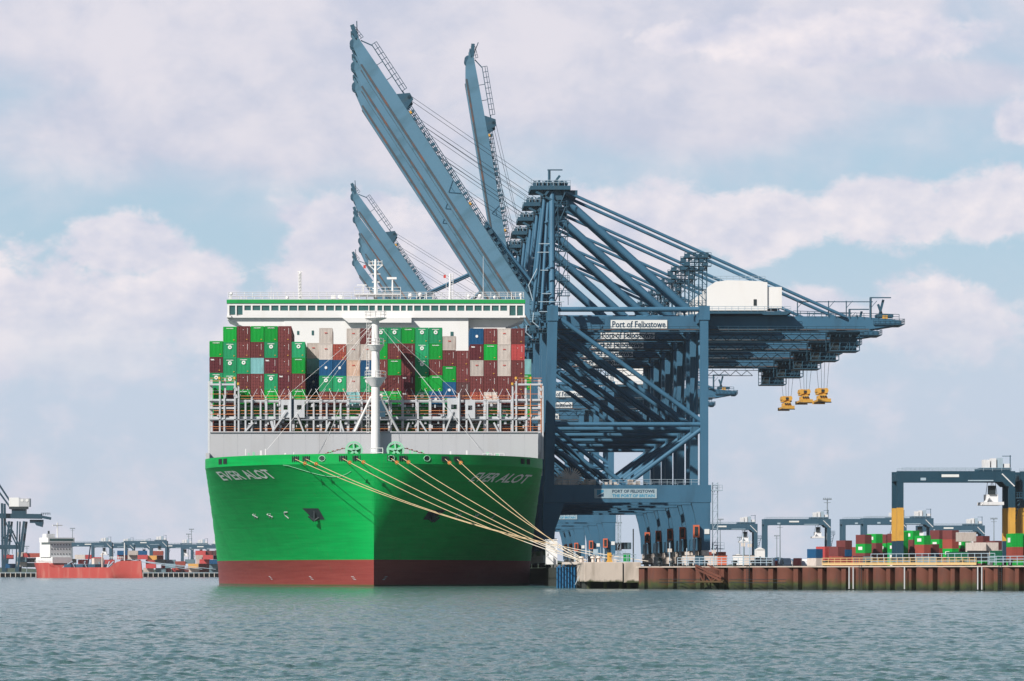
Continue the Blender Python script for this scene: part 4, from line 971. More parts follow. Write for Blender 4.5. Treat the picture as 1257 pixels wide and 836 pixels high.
    # trolley girders with walkways
    for y in (-4.6, 3.0):
        o = MB().poly([(36, 57.0), (108, 57.0), (112, 57.3), (118.3, 58.3), (118.3, 59.2), (108.5, 60.1), (36, 60.1)], y, y + 1.6).build('trolley_girder', m, c)
        MB().box(36, 111, y - .12 if y < 0 else y + 1.605, y - .005 if y < 0 else y + 1.72, 57.0, 57.3).build('trolley_rail', M['cranerust'], o)
        ya = y - 1.3 if y < 0 else y + 1.7
        MB().box(42, 110, ya, ya + 1.1, 56.5, 56.6).build('walkway', m2, c); yb = ya if y < 0 else ya + 1.1
        MB().rail((42, yb, 56.6), (110, yb, 56.6), 1.1, .05, 2.2).build('walkway_railing', m2, c)
    for x in (45, 57, 66, 80, 92, 104, 112): MB().box(x, x + 1.1, -3, 3, 57.9, 59.4).build('girder_tie', m, c)
    lt = MB()                                                   # lattice hung beneath: festoon track
    for x in range(44, 100, 3): lt.tube((x, 5.8, 55.2), (x + 1.5, 5.8, 56.5), .08, 4); lt.tube((x + 1.5, 5.8, 56.5), (x + 3, 5.8, 55.2), .08, 4)
    lt.box(44, 101, 5.7, 5.95, 55.1, 55.25); lt.build('festoon_track', m2, c)
    g = MB().box(52.9, 65.6, -4.86, -4.75, 57.35, 59.25); sg = g.build('name_board', M['sign'], c)
    tm = MB(); flat_text(tm, 'Port of Felixstowe', 53.25, 65.25, 57.55, 59.0, -4.88, 0, .025); tm.build('lettering', M['signblue'], sg)
    g = MB().box(48.6, 62.5, -15.2, -15.12, 18.95, 21.05); sg = g.build('port_board', M['signgrey'], c)
    t1 = MB(); flat_text(t1, 'PORT OF FELIXSTOWE', 52.6, 62.0, 20.15, 20.85, -15.22, 0, .03); t1.build('lettering', [M['signblue']], sg); t1 = MB(); flat_text(t1, 'THE PORT OF BRITAIN', 52.6, 62.0, 19.15, 19.85, -15.22, 1, .03)
    t1.build('lettering', [M['signblue'], M['signcyan']], sg); t1 = MB()
    t1.add([(49.2, -15.22, 19.3), (50.7, -15.22, 19.3), (50.7, -15.22, 20.1)], [(0, 1, 2)], 0); t1.add([(49.2, -15.22, 19.55), (50.7, -15.22, 20.35), (50.7, -15.22, 20.8), (49.2, -15.22, 20.8)], [(0, 1, 2, 3)], 1)
    t1.build('port_symbol', [M['signblue'], M['signcyan']], sg)
    # machinery house
    mh = MB(); mh.poly([(74.4, 61.3), (88.0, 61.3), (88.0, 67.6), (86, 67.9), (79, 68.1), (76.3, 67.7), (74.4, 66.4)], -6.2, 5.2); o = mh.build('machinery_house', M['white'], c)
    MB().box(87.98, 91.3, -5.8, 4.8, 61.9, 66.6).build('house_annex', M['white'], o)
    MB().box(84.9, 85.6, -6.28, -6.205, 62.4, 63.8).build('house_door', M['dark'], o); MB().rail((76, -6, 67.9), (87.5, -6, 67.9), 1.1, .05, 1.4).build('roof_railing', M['rail'], o)
    MB().box(87.4, 88.0, -6.0, -5.4, 66.6, 67.6).build('vent_hood', M['white'], o)
    MB().box(73.6, 93.2, -7.6, 6.6, 60.5, 61.0).build('house_platform', m2, c); MB().rail((74, -7.5, 61.0), (93.1, -7.5, 61.0), 1.1, .05, 1.5).build('house_railing', M['rail'], c)
    MB().poly([(85.8, 61.0), (93.4, 61.0), (92.2, 60.2), (87, 60.2)], -7.7, -6.5).build('platform_bracket', m2, c)
    # sheave tower over the landside legs
    s = MB()
    for x in (70.4, 72.6, 74.4):
        for y in (-6.0, 5.4): s.tube((x, y, 60.5), (x, y, 74), .14, 6)
    for k in range(7):
        s.tube((70.4, -6.05, 61.5 + 1.8 * k), (72.6, -6.05, 63.2 + 1.8 * k), .07, 4); s.tube((72.6, -6.05, 63.2 + 1.8 * k), (74.4, -6.05, 61.5 + 1.8 * k), .07, 4)
        if k % 2 == 0: s.box(70.3, 74.5, -6.1, -5.0, 62.4 + 1.8 * k, 62.47 + 1.8 * k); s.rail((70.3, -6.1, 62.47 + 1.8 * k), (74.5, -6.1, 62.47 + 1.8 * k), 1.0, .04, 1.0)
    for z in (71.2, 73.0):
        for y in (-7.0, 3.6): s.box(69.2, 75.4, y, y + 2.2, z, z + .1); s.rail((69.3, y, z + .1), (75.3, y, z + .1), 1.15, .05, .9); s.box(69.4, 70.6, y, y + 1, z, z + 1.0); s.box(73.6, 74.6, y, y + 1, z, z + .8)
    for x in (70.3, 71.7, 73.1, 74.5):
        for y in (-6, 5): s.tube((x, y, 73.9), (x, y + .5, 73.9), .45, 8)
    s.box(70.3, 70.6, -7, 5.8, 71.0, 71.3); s.box(74.3, 74.6, -7, 5.8, 71.0, 71.3)
    s.build('sheave_tower', m2, c)
    # tail end gear
    s = MB(); s.rail((94, -4.8, 60.1), (117.8, -4.8, 59.3), 1.2, .06, 1.6)
    for x in (95, 102, 106, 111.5): s.tube((x, -4, 60), (x, -4, 63.6), .12, 6); s.bar((x, -4, 62.0), (x + 1.4, -4, 63.6), .12, .12)
    s.bar((95, -4, 63.4), (112, -4, 63.4), .16, .2); s.build('tail_gantry', m2, c)
    s = MB(); s.tube((111.6, -3, 59.5), (111.6, -3, 64.4), .26, 8); s.bar((111.4, -3, 64.4), (116.2, -3, 64.4), .22, .25); s.bar((113.6, -2, 60), (114.6, -2, 64), .5, .6); s.bar((114.5, -2, 60), (113.4, -2, 63), .4, .5); s.box(113, 116.8, -2.6, .6, 60, 60.7); s.build('tail_davit', m2, c)
    MB().box(114.3, 115.4, -3.4, -2.6, 59.6, 60.4).build('tail_winch', M['yellow'], c)
    s = MB(); s.box(112, 119, -5, 5, 58.2, 58.35); s.rail((112, -5, 58.35), (119, -5, 58.35), 1.1, .06, 1.1); s.rail((119, -5, 58.35), (119, 5, 58.35), 1.1, .06, 1.6); s.build('tail_platform', m2, c)
    # trolley with cabin
    t = MB(); t.box(102.2, 109.2, -3.2, 3.2, 55.9, 56.9); t.box(102.4, 109.0, -3.8, 3.8, 52.3, 52.5)
    for x in (102.4, 104.6, 106.8, 109.0):
        for y in (-3.8, 3.8): t.tube((x, y, 52.4), (x, y, 56.4), .10, 4)
    for z in (53.2, 54.2, 55.2): t.tube((102.4, -3.8, z), (109, -3.8, z), .07, 4); t.tube((102.4, 3.8, z), (109, 3.8, z), .07, 4)
    for k in range(4): t.tube((102.4 + 1.65 * k, -3.8, 52.4), (104.05 + 1.65 * k, -3.8, 56.3), .06, 4)
    t.box(103.2, 108.6, -1.6, 1.8, 52.6, 55.8); tr = t.build('trolley', m2, c)
    MB().box(102.6, 104.4, -3.4, -1.7, 52.6, 54.9).build('cabin', M['dark'], tr)
    hg = MB(); rn = random.Random(31)
    for k in range(26): x = rn.uniform(34.6, 38.4); z = rn.uniform(55.5, 66); y = rn.uniform(-7, 5); hg.box(x, x + rn.uniform(.4, 1.5), y, y + rn.uniform(.5, 2), z, z + rn.uniform(.3, 1.4))
    for k in range(10): x = rn.uniform(34.5, 38.4); z = rn.uniform(56, 66); hg.tube((x, -7 + k, z), (x + rn.uniform(-2, 2), -7 + k, z + rn.uniform(2, 4)), .13, 5)
    for z in (56.2, 59.0, 62.6, 65.2): hg.rail((34.6, -8, z), (38.4, -8, z), 1.1, .06, .9); hg.box(34.5, 38.5, -8.1, -6.8, z - .1, z)
    hg.build('hinge_gear', m2, c)
    cbl = MB(); pp = [(36.2, -8.3, 70.5), (34.3, -8.3, 66.8), (35.6, -8.3, 62), (35.2, -8.3, 58.6), (36.6, -8.3, 57.4)]
    for a, b_ in zip(pp, pp[1:]): cbl.tube(a, b_, .13, 6)
    cbl.build('hose_loop', M['rail'], c)
    for k in range(3): MB().tube((36.0 + .6 * k, -6 - k, 61), (38.4 + .25 * k, -5, 86), .24, 8).build('front_leg', m, c)
    # boom: built lying level towards the water, turned up about its hinge
    bm_ = empty('boom', (37.2, 0, 59.6), None, None); bm_.parent = c
    for y in (-4.6, 3.0):
        MB().poly([(-.5, -2.9), (-66, -2.9), (-70, -2.7), (-74.2, -2.0), (-75.3, -1.2), (-76.6, -1.0), (-76.9, -.3), (-75.5, .1), (-71, .2), (-57.5, .45), (-.5, .45)], y, y + 1.6).build('boom_girder', M['boom'], bm_)
        MB().box(-70, 0, y - .1 if y < 0 else y + 1.605, y - .005 if y < 0 else y + 1.7, -2.9, -2.45).build('boom_rail', M['cranerust'], bm_)  # rusty rail strip, widened and darkened to paint in shading between booms
    for u in (6, 18, 30, 42, 54, 64, 73): MB().box(-u - 1, -u, -3, 3, -1.8, .0).build('boom_tie', m, bm_)
    s = MB(); s.rail((-56, -4.9, .5), (-2, -4.9, .5), 1.2, .08, 1.1, lines=(.33, .66, 1)); s.box(-56, -2, -5.6, -4.6, .46, .56)
    rn = random.Random(6)
    for k in range(34): u = 3 + 1.55 * k + rn.random(); s.box(-u - rn.uniform(.3, 1.1), -u, -5.4, -4.5, .5, .7 + rn.random() * .9)
    s.build('boom_walkway', m2, bm_)
    for u in (54.5, 30): MB().box(-u - .6, -u, -5.7, -5.3, .5, .95).build('boom_lamp', M['yellow'], bm_)
    s = MB(); s.tube((-33.5, -4.75, .3), (-35.2, -4.75, -1.9), .06, 5); s.tube((-36.9, -4.75, .3), (-35.2, -4.75, -1.9), .06, 5); s.tube((-36.0, -4.75, -.8), (-34.4, -4.75, -.8), .05, 5); s.build('cable_bracket', M['crane'], bm_)
    s = MB(); s.bar((-57.5, -3.8, 1.8), (-60, -3.8, 1.9), .3, .3); s.rail((-72.5, -3.8, 1.9), (-60, -3.8, 1.9), 1.2, .07, 1.4); s.box(-72.5, -60, -4.3, -3.4, 1.75, 1.9); s.bar((-72.3, -3.8, 1.8), (-74.6, -3.8, .3), .25, .25); s.bar((-75.5, -4.2, -.2), (-78.6, -4.2, .5), .9, .9); s.tube((-76, -3.8, .2), (-78.8, -3.8, 1.9), .12, 5); s.box(-77.5, -75.2, -4.6, 4, -.6, -.3); s.rail((-78, -3.8, -.2), (-75, -3.8, .1), 1.1, .06, .8)
    for u in (64, 68): s.tube((-u, -3.8, 1.8), (-u, -3.8, .3), .08, 4)
    s.build('tip_walkway', m2, bm_)
    s = MB(); s.poly([(-60, .4), (-56, .4), (-57, 2.9), (-58.6, 3.0)], -5, -4.2); s.poly([(-60, .4), (-56, .4), (-57, 2.9), (-58.6, 3.0)], 3.4, 4.2); s.tube((-57.8, -5, 2.4), (-57.8, 4.2, 2.4), .5, 8); s.build('stay_bracket', m2, bm_)
    s = MB()
    for y in (-2.4, 2.0): s.tube((-75.0, y - .6, -1.2), (-75.0, y + .6, -1.2), 1.1, 12)
    s.build('tip_sheave', m2, bm_)
    return c, bm_
def boom_gear(c, ang, raised):
    ca, sa = math.cos(ang), math.sin(ang)
    def bp(u, v, y): return (37.2 - u * ca + v * sa * 1.0, y, 59.6 + u * sa + v * ca)
    if raised:
        for i, y in enumerate((-4.4, -2.6, 2.2, 4.0)):
            MB().tube(bp(57.8, (2.9, 2.2, .2, -.5)[i], y), (37.0 - .6 * (i // 2), y, (89.6, 88.9, 87.4, 86.7)[i]), .05, 4).build('hoist_rope', M['rope'], c)
        for y in (-4, 3.6):
            MB().tube((38.6, y, 86.5), bp(3.5, 3.2, y), .30, 8).build('forestay', M['crane'], c)
            MB().tube(bp(3.5, 3.2, y), bp(25, 1.4, y), .34, 8).build('forestay', M['crane'], c)
    else:
        for y in (-4, 3.6):
            MB().tube((38.6, y, 88), bp(58, 1.2, y), .34, 8).build('forestay', M['crane'], c); MB().tube((38.6, y, 87), bp(27, 1.2, y), .34, 8).build('forestay', M['crane'], c)
proto, pboom = make_crane()
ds = [857, 895, 932, 970, 1009, 1190, 1268, 1360, 1397, 1434]
angs = [56.9, 56.9, 56.9, 80.6, 0, 55.0, 55.2, 56.5, 56.5, 54]
nm = ['nearest blue quay crane, its raised boom highest of the front trio', 'second nearest blue quay crane, raised boom tucked behind the nearest boom', 'third nearest blue quay crane, lowest boom edge of the leaning trio',
      'fourth blue quay crane with the steepest, almost upright boom', 'fifth blue quay crane whose boom is lowered behind the ship bridge', 'distant blue quay crane with the tallest of the small left booms',
      'distant blue quay crane with second tallest of the small left booms', 'far quay crane showing a short boom between two taller distant ones', 'far quay crane whose short boom stands just below and left of another', 'farthest quay crane, its boom lowest and leftmost above the ship bridge']
cranes = [proto] + [copy_tree(proto) for _ in ds[1:]]
for c, d, a, l in zip(cranes, ds, angs, nm):
    c.location.y = d; c['label'] = l
    for ch in c.children:
        if ch.name.startswith('boom') and ch.type == 'EMPTY': ch.rotation_euler = (0, R(a), 0)
    if d > 1100:                                   # the older far cranes have a shorter tail
        for ch in c.children:
            n_ = ch.name.split('.')[0]
            if n_ in ('trolley_girder', 'walkway', 'walkway_railing'): ch.scale.x = .874; ch.location.x = 73 * .126
            elif n_ in ('tail_gantry', 'tail_davit', 'tail_winch', 'tail_platform', 'trolley'): ch.location.x = -5.7
    boom_gear(c, R(a), a > 10)

# spreaders hanging under three of the trolleys
def spreader(d, px, py, label):
    s = d / F; x = (px - VX) * s; z = H + (VY - py) * s
    e = empty('spreader', (x, d, z), label, 'spreader', 'yellow spreaders hanging under the crane tails')
    m = MB(); m.box(-1.3, 1.3, -6, 6, -1.2, -.75); m.box(-1.0, 1.0, -1.8, 1.8, -.75, .2); m.box(-1.5, 1.5, -6.1, -5.6, -1.5, -.7); m.box(-1.5, 1.5, 5.6, 6.1, -1.5, -.7); m.poly([(-1.2, -.7), (1.2, -.7), (.7, .4), (-.7, .4)], -3.4, -1.9); m.build('frame', M['yellow'], e)
    m = MB(); m.box(-1.2, 1.2, -2.2, 2.2, .45, .95)
    for xx in (-.75, .75): m.tube((xx, -2.5, 1.35), (xx, -1.9, 1.35), .62, 12); m.tube((xx, 1.9, 1.35), (xx, 2.5, 1.35), .62, 12)
    m.box(-1.3, 1.3, -1.9, 1.9, 1.0, 1.9); m.build('headblock', M['yellow'], e)
    m = MB()
    for xx, yy in ((-.55, -3.52), (.55, -3.52), (0, -3.55)): m.box(xx - .2, xx + .2, yy - .1, yy, -.3, .1)
    m.box(-.35, .35, -2.62, -2.52, 1.1, 1.6); m.box(-1.6, 1.6, -6.2, -6.12, -1.7, -1.45); m.build('fitting', M['dark'], e)
    m = MB()
    for xx, yy in ((-1.6, -2.2), (-.4, -2.2), (1.6, -2.2), (.5, -2.2)): m.tube((xx * .6, yy, 1.5), (xx, yy, 53.0 - z), .045, 4)
    m.build('hoist_rope', M['rope'], e)
spreader(895, 1008.5, 487, 'yellow spreader, rightmost of the three hanging under crane tails'); spreader(932, 987, 488, 'yellow spreader, middle one of the three hanging under crane tails'); spreader(970, 965, 496, 'yellow spreader, leftmost and lowest of the three under crane tails')

# ------------------------------------------------------------------ yard gantries (rubber tyred)
def make_rtg(low='yellow', up='teal'):
    e = empty('yard_gantry_crane', (0, 0, 0), 'x', 'gantry crane', 'rubber tyred gantry cranes in the yards'); Wd, Ht, Dp = 26.4, 21.8, 8.0
    m = M[up]
    for x, sgn in ((0, 1), (Wd, -1)):
        for y in (0, Dp):
            l = MB().box(min(x, x + sgn * 1.4), max(x, x + sgn * 1.4), y, y + 1.3, 2.2, Ht - 2.2).build('leg', m, e)
            MB().box(min(x - sgn * .03, x + sgn * 1.43), max(x - sgn * .03, x + sgn * 1.43), y - .03, y + 1.33, 6.2, 13.6).build('painted_band', M[low], l)
            for k in (-.9, .9):
                w = MB().tube((x + sgn * .3, y + .65 + k, .75), (x + sgn * 1.3, y + .65 + k, .75), .75, 14).build('wheel', M['rubber'], e)
        MB().box(min(x, x + sgn * 1.8), max(x, x + sgn * 1.8), -.6, Dp + 1.9, 1.5, 2.6).build('sill_beam', m, e)
        MB().box(min(x - .05, x + sgn * 1.75), max(x + .05, x + sgn * 1.75), 1.32, Dp - .02, Ht - 2.2, Ht - .6).build('end_tie', m, e)
    for y in (0, Dp):
        g = MB().poly([(0, Ht - 2.4), (1.9, Ht - 2.6), (2.6, Ht - 2.4), (Wd - 2.9, Ht - 2.4), (Wd - 1.9, Ht - 3.4), (Wd, Ht - 3.4), (Wd, Ht), (0, Ht)], y - .02, y + 1.35).build('girder', m, e)
        MB().rail((1, y, Ht), (Wd - 1, y, Ht), .75, .04, 2).build('girder_railing', M['rail'], g)
    t = MB().box(18.6, 25.6, .4, Dp + .6, Ht + .1, Ht + .7).build('trolley', M['crane2'], e)
    for a, b, z, mt in ((19.6, 21.0, 2.6, 'rtgwhite'), (21.3, 22.4, 2.9, 'rtgwhite'), (22.7, 23.9, 3.0, 'rail'), (24.2, 25.4, 1.7, 'rtgwhite')): MB().box(a, b, 1.5, 4.5, Ht + .7, Ht + z).build('machinery_unit', M[mt], t)
    MB().tube((25.6, 2, Ht), (25.6, 2, Ht + 3.6), .12, 5).bar((23.8, 2, Ht + 3.4), (25.8, 2, Ht + 3.4), .15, .15).build('davit', M['crane2'], t)
    s = MB(); s.box(19.3, 23.8, -.5, 9, Ht - 7.6, Ht - 6.9); s.box(20.3, 22.9, 2, 6, Ht - 6.9, Ht - 5.2); s.poly([(18.9, Ht - 7.6), (20.2, Ht - 7.0), (20.8, Ht - 5.8), (19.9, Ht - 6.6)], 1, 2); s.build('spreader_frame', M['rtgwhite'], e)
    s = MB()
    for x in (20.3, 21.2, 22.2, 22.8): s.tube((x, 3, Ht - 5.2), (x + (.7 if x < 21.5 else -.7), 3, Ht), .06, 4)
    s.box(20.8, 22.3, 1.6, 3.4, Ht - 5.2, Ht - 3.2); s.build('hoist_rope', M['dark'], e)
    cb = MB(); cb.box(17.3, 18.6, 3, 5, Ht - 4.6, Ht - 2.5); 
    ac = MB(); ac.rail((Wd, .3, Ht - 6), (Wd + 1.6, .3, Ht - 6), 1.2, .06, .6); ac.box(Wd, Wd + 1.7, .2, 1.8, Ht - 6.1, Ht - 5.9); ac.bar((Wd, 1, Ht - 11.5), (Wd + 1.4, 1, Ht - 6), .16, .16)
    for k in range(6): ac.tube((Wd + .1, .6, Ht - 12 + k), (Wd + .2 + .2 * k, .6, Ht - 11.4 + k), .08, 4)
    ac.build('access_ladder', M['crane2'], e); MB().bar((Wd - 3, -.2, Ht - .6), (Wd - .2, -.2, Ht - 3.4), .12, .25).build('light_strut', M['rtgwhite'], e)
    MB().box(9.9, 13.8, -.09, -.025, Ht - 1.35, Ht - .75).build('maker_plate', M['sign'], e); MB().box(5.2, 6.4, -.09, -.025, Ht - 2.1, Ht - 1.5).build('small_plate', M['rail'], e); MB().box(15.8, 21.5, -.09, -.025, Ht - 2.25, Ht - 2.0).build('light_strip', M['rail'], e)
    return e
rtg = make_rtg(); rtg.location = (cx(1101.5, -9), 848, DZ); rtg['label'] = 'large dark gantry crane on yellow-banded legs over the right yard'
def copy_rtg(src, x, y, z, label, sc=1.0, flip=False):
    e = copy_tree(src); e.location = (x, y, z); e['label'] = label; e.rotation_euler = (0, 0, 0)
    if flip: e.rotation_euler = (0, 0, math.pi); e.location = (x + 26.4, y + 9, z)
    return e
copy_rtg(rtg, wx(1253, 850), 850, DZ, 'dark gantry leg with yellow band cut off by the right picture edge')
rtb = make_rtg('bluegrey', 'bluegrey')
def far_rtg(e, x0, x1, ytop, ground, label, first=False):
    w = x1 - x0; d = 26.4 * F / w; e = e if first else copy_tree(e); e.location = (wx(x0, d), d, wz(ytop, d) - 21.8); e['label'] = label; return e
far_rtg(rtb, 938, 1020, 637, 0, 'blue yard gantry standing alone between the quay crane and red containers', True)
for a in ((850, 930, 643, 'blue yard gantry half hidden behind the big quay crane leg'), (1034, 1113, 637, 'blue yard gantry behind the left end of the container stacks'),
          (1060, 1146, 636, 'blue yard gantry right behind the yellow banded gantry leg'), (1128, 1209, 645, 'lowest blue yard gantry inside the frame of the large dark gantry'), (1240, 1315, 642, 'blue yard gantry showing beyond the large gantry at the right edge')):
    far_rtg(rtb, *a[:3], 0, a[3])

# ------------------------------------------------------------------ containers in the right yard
YG = 'containers stacked in the yard right of the cranes'
def yard(x0, colors, d=1215, top=None, th=R(21), hh=2.9, desc='', L=20, base=None):
    s = F / d; wside = 6.06 * math.sin(th); x = wx(x0, d) + wside + 1.22 * math.cos(th); n = len(colors)
    z0 = (wz(top, d) - n * hh - .0) if top else DZ
    while z0 > DZ + .4: colors += 'MOGM'[len(colors) % 4]; z0 -= 2.9
    n = len(colors)
    for k, c in enumerate(reversed(colors)):
        tn = ('bottom' if k == 0 and n > 1 else 'top' if k == n - 1 else ORD[n - 1 - k] + ' from top')
        container(c, x, d, z0 + k * (hh + .01), 2.9, f'{CNAME[c]} container, {tn} of yard stack {desc}', YG, rz=th, L=L, marks=False, doors=(c != 'E'), plate=(c in 'GT' or (c == 'W' and 'white box' in desc)))
ST = [(993, 'BW', 674, 'at the left end of the yard'), (1004, 'RR', 671, 'second from the left yard end'), (1012, 'OW', 671, 'third from the left yard end'), (1020, 'MR', 671.5, 'just left of the little red peak'),
      (1029, 'MBR', 663.5, 'rising highest left of the blue gantry legs'), (1047, 'OB', 671.5, 'right of the sky gap'), (1053, 'MGMB', 656.5, 'left of the green box with white panel'), (1066.5, 'GMMP', 655.5, 'carrying a green box on top'),
      (1079, 'MGMB', 656, 'just left of the yellow banded leg'), (1092, 'MGTG', 655, 'touching the yellow banded leg'), (1098, 'GGGG', 653, 'behind the yellow banded leg'), (1112, 'GMMK', 651.5, 'immediately right of the yellow leg'),
      (1125.5, 'GOM', 657.5, 'second right of the yellow leg'), (1136, 'MBG', 668, 'low between two taller ones'), (1144.5, 'MGOG', 651, 'tallest and maroon topped in mid yard'), (1160, 'MOGM', 651, 'beside the tallest mid yard one'), (1174.5, 'GMT', 662, 'below the long white box')]
for i, (x0, cs, top, desc) in enumerate(ST): yard(x0, cs, 1200 + (i % 3) * 9, top, desc=desc)
def side_on(px0, py0, code, d, label, L=20, grp=YG, rz=R(90), h=2.9):
    # long side towards the camera: body runs along X
    x = wx(px0, d) + (6.06 if L == 20 else 12.19); return container(code, x, d, wz(py0, d) - h, h, label, grp, rz=rz, L=L, marks=False, doors=True)
side_on(1174, 653.5, 'W', 1195, 'long whitish container lying high behind the yard stacks'); side_on(1186, 666, 'W', 1180, 'white box of the white row under the maroon box')
side_on(1201, 666, 'W', 1182, 'second whitish container right of a white one in yard')
yard(1198, 'MW', 1205, 658, desc='at the right end of the white row'); yard(1213, 'MW', 1200, 664, desc='near the far gantry leg')
side_on(1162, 677.5, 'E', 1100, 'long dark green container low behind the yellow handrail'); side_on(1188, 676, 'K', 1110, 'long black container low between two dark green ones'); side_on(1216, 676, 'E', 1000, 'dark green container right of the black one by the rail')
yard(1236, 'GW', 1010, 663, desc='by the right yellow legs'); yard(1241, 'GO', 815, 655, th=R(2), desc='large and near at the right edge'); yard(1257, 'TM', 815, 655, th=R(2), desc='cut by the right picture edge')
for k, (px, c) in enumerate(((1020, 'O'), (1034, 'R'), (1046, 'S'), (1124, 'S'))): side_on(px, 683, c, 1130, f'low {CNAME[c]} container on the yard ground near gantry {["one","two","three","four"][k]}' if False else f'{CNAME[c]} container lying singly on the yard ground, {["leftmost", "second from left", "third from left", "rightmost"][k]} of four')
# container stack seen through the crane portal and more behind
side_on(869, 677.5, 'O', 1300, 'brick container right of the landside crane leg'); side_on(744, 667, 'D', 1500, 'dark red container through the portal of the cranes')
for k, px in enumerate((752, 757, 762, 767, 771)): container('S', wx(px, 1500), 1500, wz(674, 1500), 2.59, f'grey blue container seen end-on through the crane portal, {ORD[k]} from the left', YG, marks=False, doors=True)

# ------------------------------------------------------------------ things on the quay
def car(x, y, z, col, label, rz=0, kind='car'):
    e = empty('parked_car', (x, y, z), label, 'car', 'vehicles parked on the quay', rz); b = MB()
    b.poly([(-2.1, .3), (2.1, .3), (2.15, .75), (1.5, .95), (.9, 1.4), (-1.1, 1.42), (-1.7, .95), (-2.15, .85)] if kind == 'car' else [(-2.6, .35), (2.6, .35), (2.6, 1.0), (2.0, 1.9), (1.6, 2.2), (-2.6, 2.2)], -.88, .88); o = b.build('body', col, e)
    w = MB(); w.poly([(.85, 1.35), (1.35, .98), (-1.5, .98), (-1.05, 1.36)] if kind == 'car' else [(2.0, 1.8), (2.45, 1.1), (1.1, 1.1), (1.1, 1.9)], -.90, .90); w.build('window', M['glass'], e)
    for wx_ in (-1.35, 1.35):
        for y_ in (-.9, .7): MB().tube((wx_, y_, .32), (wx_, y_ + .2, .32), .32, 12).build('wheel', M['rubber'], e)
    return e
vcol = [M['white'], M['red'], M['logo'], M['rail'], M['white'], M['crane'], M['coaster'], M['rtgwhite'], M['white'], M['dark']]
for k, px in enumerate((946, 951, 957, 963, 968, 973, 979, 985, 990)):
    d = 1250 + (k % 3) * 8; e = car(wx(px, d), d, DZ, vcol[k], f'{["white", "red", "dark blue", "silver", "white", "blue", "orange red", "pale grey", "white"][k]} lorry parked beyond the quay rail, {ORD[k]} from the left in the row', kind='van', rz=R(-90) + .3 * (k % 2 - .5)); e.name = 'parked_lorry'; e['category'] = 'lorry'; e.scale = (1.7, 1.45, (1.75, 1.4, 1.6)[k % 3])
def truck(px, d, col, label, cargo=None):
    e = empty('yard_tractor', (wx(px, d), d, DZ), label, 'truck', 'yard tractors under the cranes'); MB().poly([(0, .6), (2.2, .6), (2.2, 2.2), (1.9, 3.0), (0, 3.0)], -1.2, 1.2).build('cab', col, e); MB().poly([(1.2, 1.9), (2.24, 1.9), (1.95, 2.8), (1.2, 2.8)], -1.22, 1.22).build('window', M['glass'], e)
    MB().box(-11, -.2, -1.2, 1.2, 1.1, 1.4).build('trailer', M['dark'], e)
    for x in (1.2, -1.5, -8.5, -9.8): MB().tube((x, -1.2, .5), (x, -.9, .5), .5, 12).build('wheel', M['rubber'], e)
truck(722, 900, M['white'], 'white tractor with empty trailer under the near crane portal'); truck(742, 1100, M['crane2'], 'blue tractor with empty trailer deeper under the crane portal'); truck(802, 940, M['white'], 'white tractor between the landside crane legs'); truck(846, 980, M['red'], 'red tractor between the landside crane legs')
# white control cabin at the corner
d = 592; kz = 3.95; e = empty('quay_cabin', (wx(679, d), d + 3, 0), 'tall white cabin at the quay corner under the mooring lines', 'cabin')
MB().box(-.95, .75, -1, 2.2, 3.7, 7.5).build('cabin_body', M['white'], e); MB().box(-1.05, .85, -1.1, 2.3, 7.5, 7.62).build('cabin_roof', M['white'], e); MB().box(-.78, -.66, -1.04, -1.004, 5.0, 5.4).build('vent', M['dark'], e); MB().box(-1.05, .1, -1.5, -1.02, 3.7, 4.9).build('step_box', M['white'], e)
slab('quay_corner_deck', [(28.0, 588.2), (33.59, 588.2), (33.59, 604), (28.0, 604)], 3.2, 3.65, M['asphalt'])
# bollards, hooks, pillar lights on the dolphin
def small(name, label, cat, x, y, z, parts):
    e = empty(name, (x, y, z), label, cat)
    for nm_, mt, fn in parts: mb = MB(); fn(mb); mb.build(nm_, mt, e)
    return e
small('mooring_hook', 'bright yellow mooring hook post on the concrete dolphin', 'mooring hook', wx(749, 557), 559, 3.95, [('post', M['yellow'], lambda m: m.poly([(-.45, 0), (.55, 0), (.3, .35), (.3, 1.4), (-.3, 1.4), (-.3, .35)], -.3, .3)), ('hook', M['yellow'], lambda m: m.bar((-.1, -.4, 1.1), (.4, -.4, .9), .2, .2))])
small('equipment_box', 'small green equipment box behind the rail on the dolphin', 'equipment box', wx(771, 557), 560, 3.95, [('box', M['green'], lambda m: m.box(-.5, .5, -.4, .4, .1, 1.25)), ('lid', M['dark'], lambda m: m.box(-.53, .53, -.43, .43, 1.26, 1.32))])
for k, (px, l) in enumerate(((714, 'pale bollard holding the converging mooring lines at the quay corner'), (728, 'small pale bollard on the left of the concrete dolphin'), (735, 'stubby pale bollard left of the yellow hook'))):
    small('bollard', l, 'bollard', wx(px, 560), 560, 3.95, [('stem', M['offwhite'], lambda m: m.tube((0, 0, 0), (0, 0, .6), .25, 10)), ('cap', M['offwhite'], lambda m: m.tube((0, 0, .6), (0, 0, .85), .42, 10, r2=.36))])
small('signal_lamp', 'grey lamp box on a post at the dolphin left of yellow hook', 'lamp', wx(731.5, 560), 561, 3.95, [('post', M['rail'], lambda m: m.tube((0, 0, 0), (0, 0, 1.2), .1, 6)), ('lamp_box', M['rail'], lambda m: m.box(-.35, .35, -.3, .3, 1.2, 1.95))])
mb = MB(); mb.rail((0, 0, 0), (3.3, 0, 0), 1.15, .045, 1.2); mb.rail((0, 3, 0), (3.3, 3, 0), 1.15, .045, 1.2); tag(mb.build('handrail', M['rail'], None, (wx(753, 556), 556.3, 3.95)), 'white tubular handrail on the concrete dolphin beside the yellow hook', 'handrail')
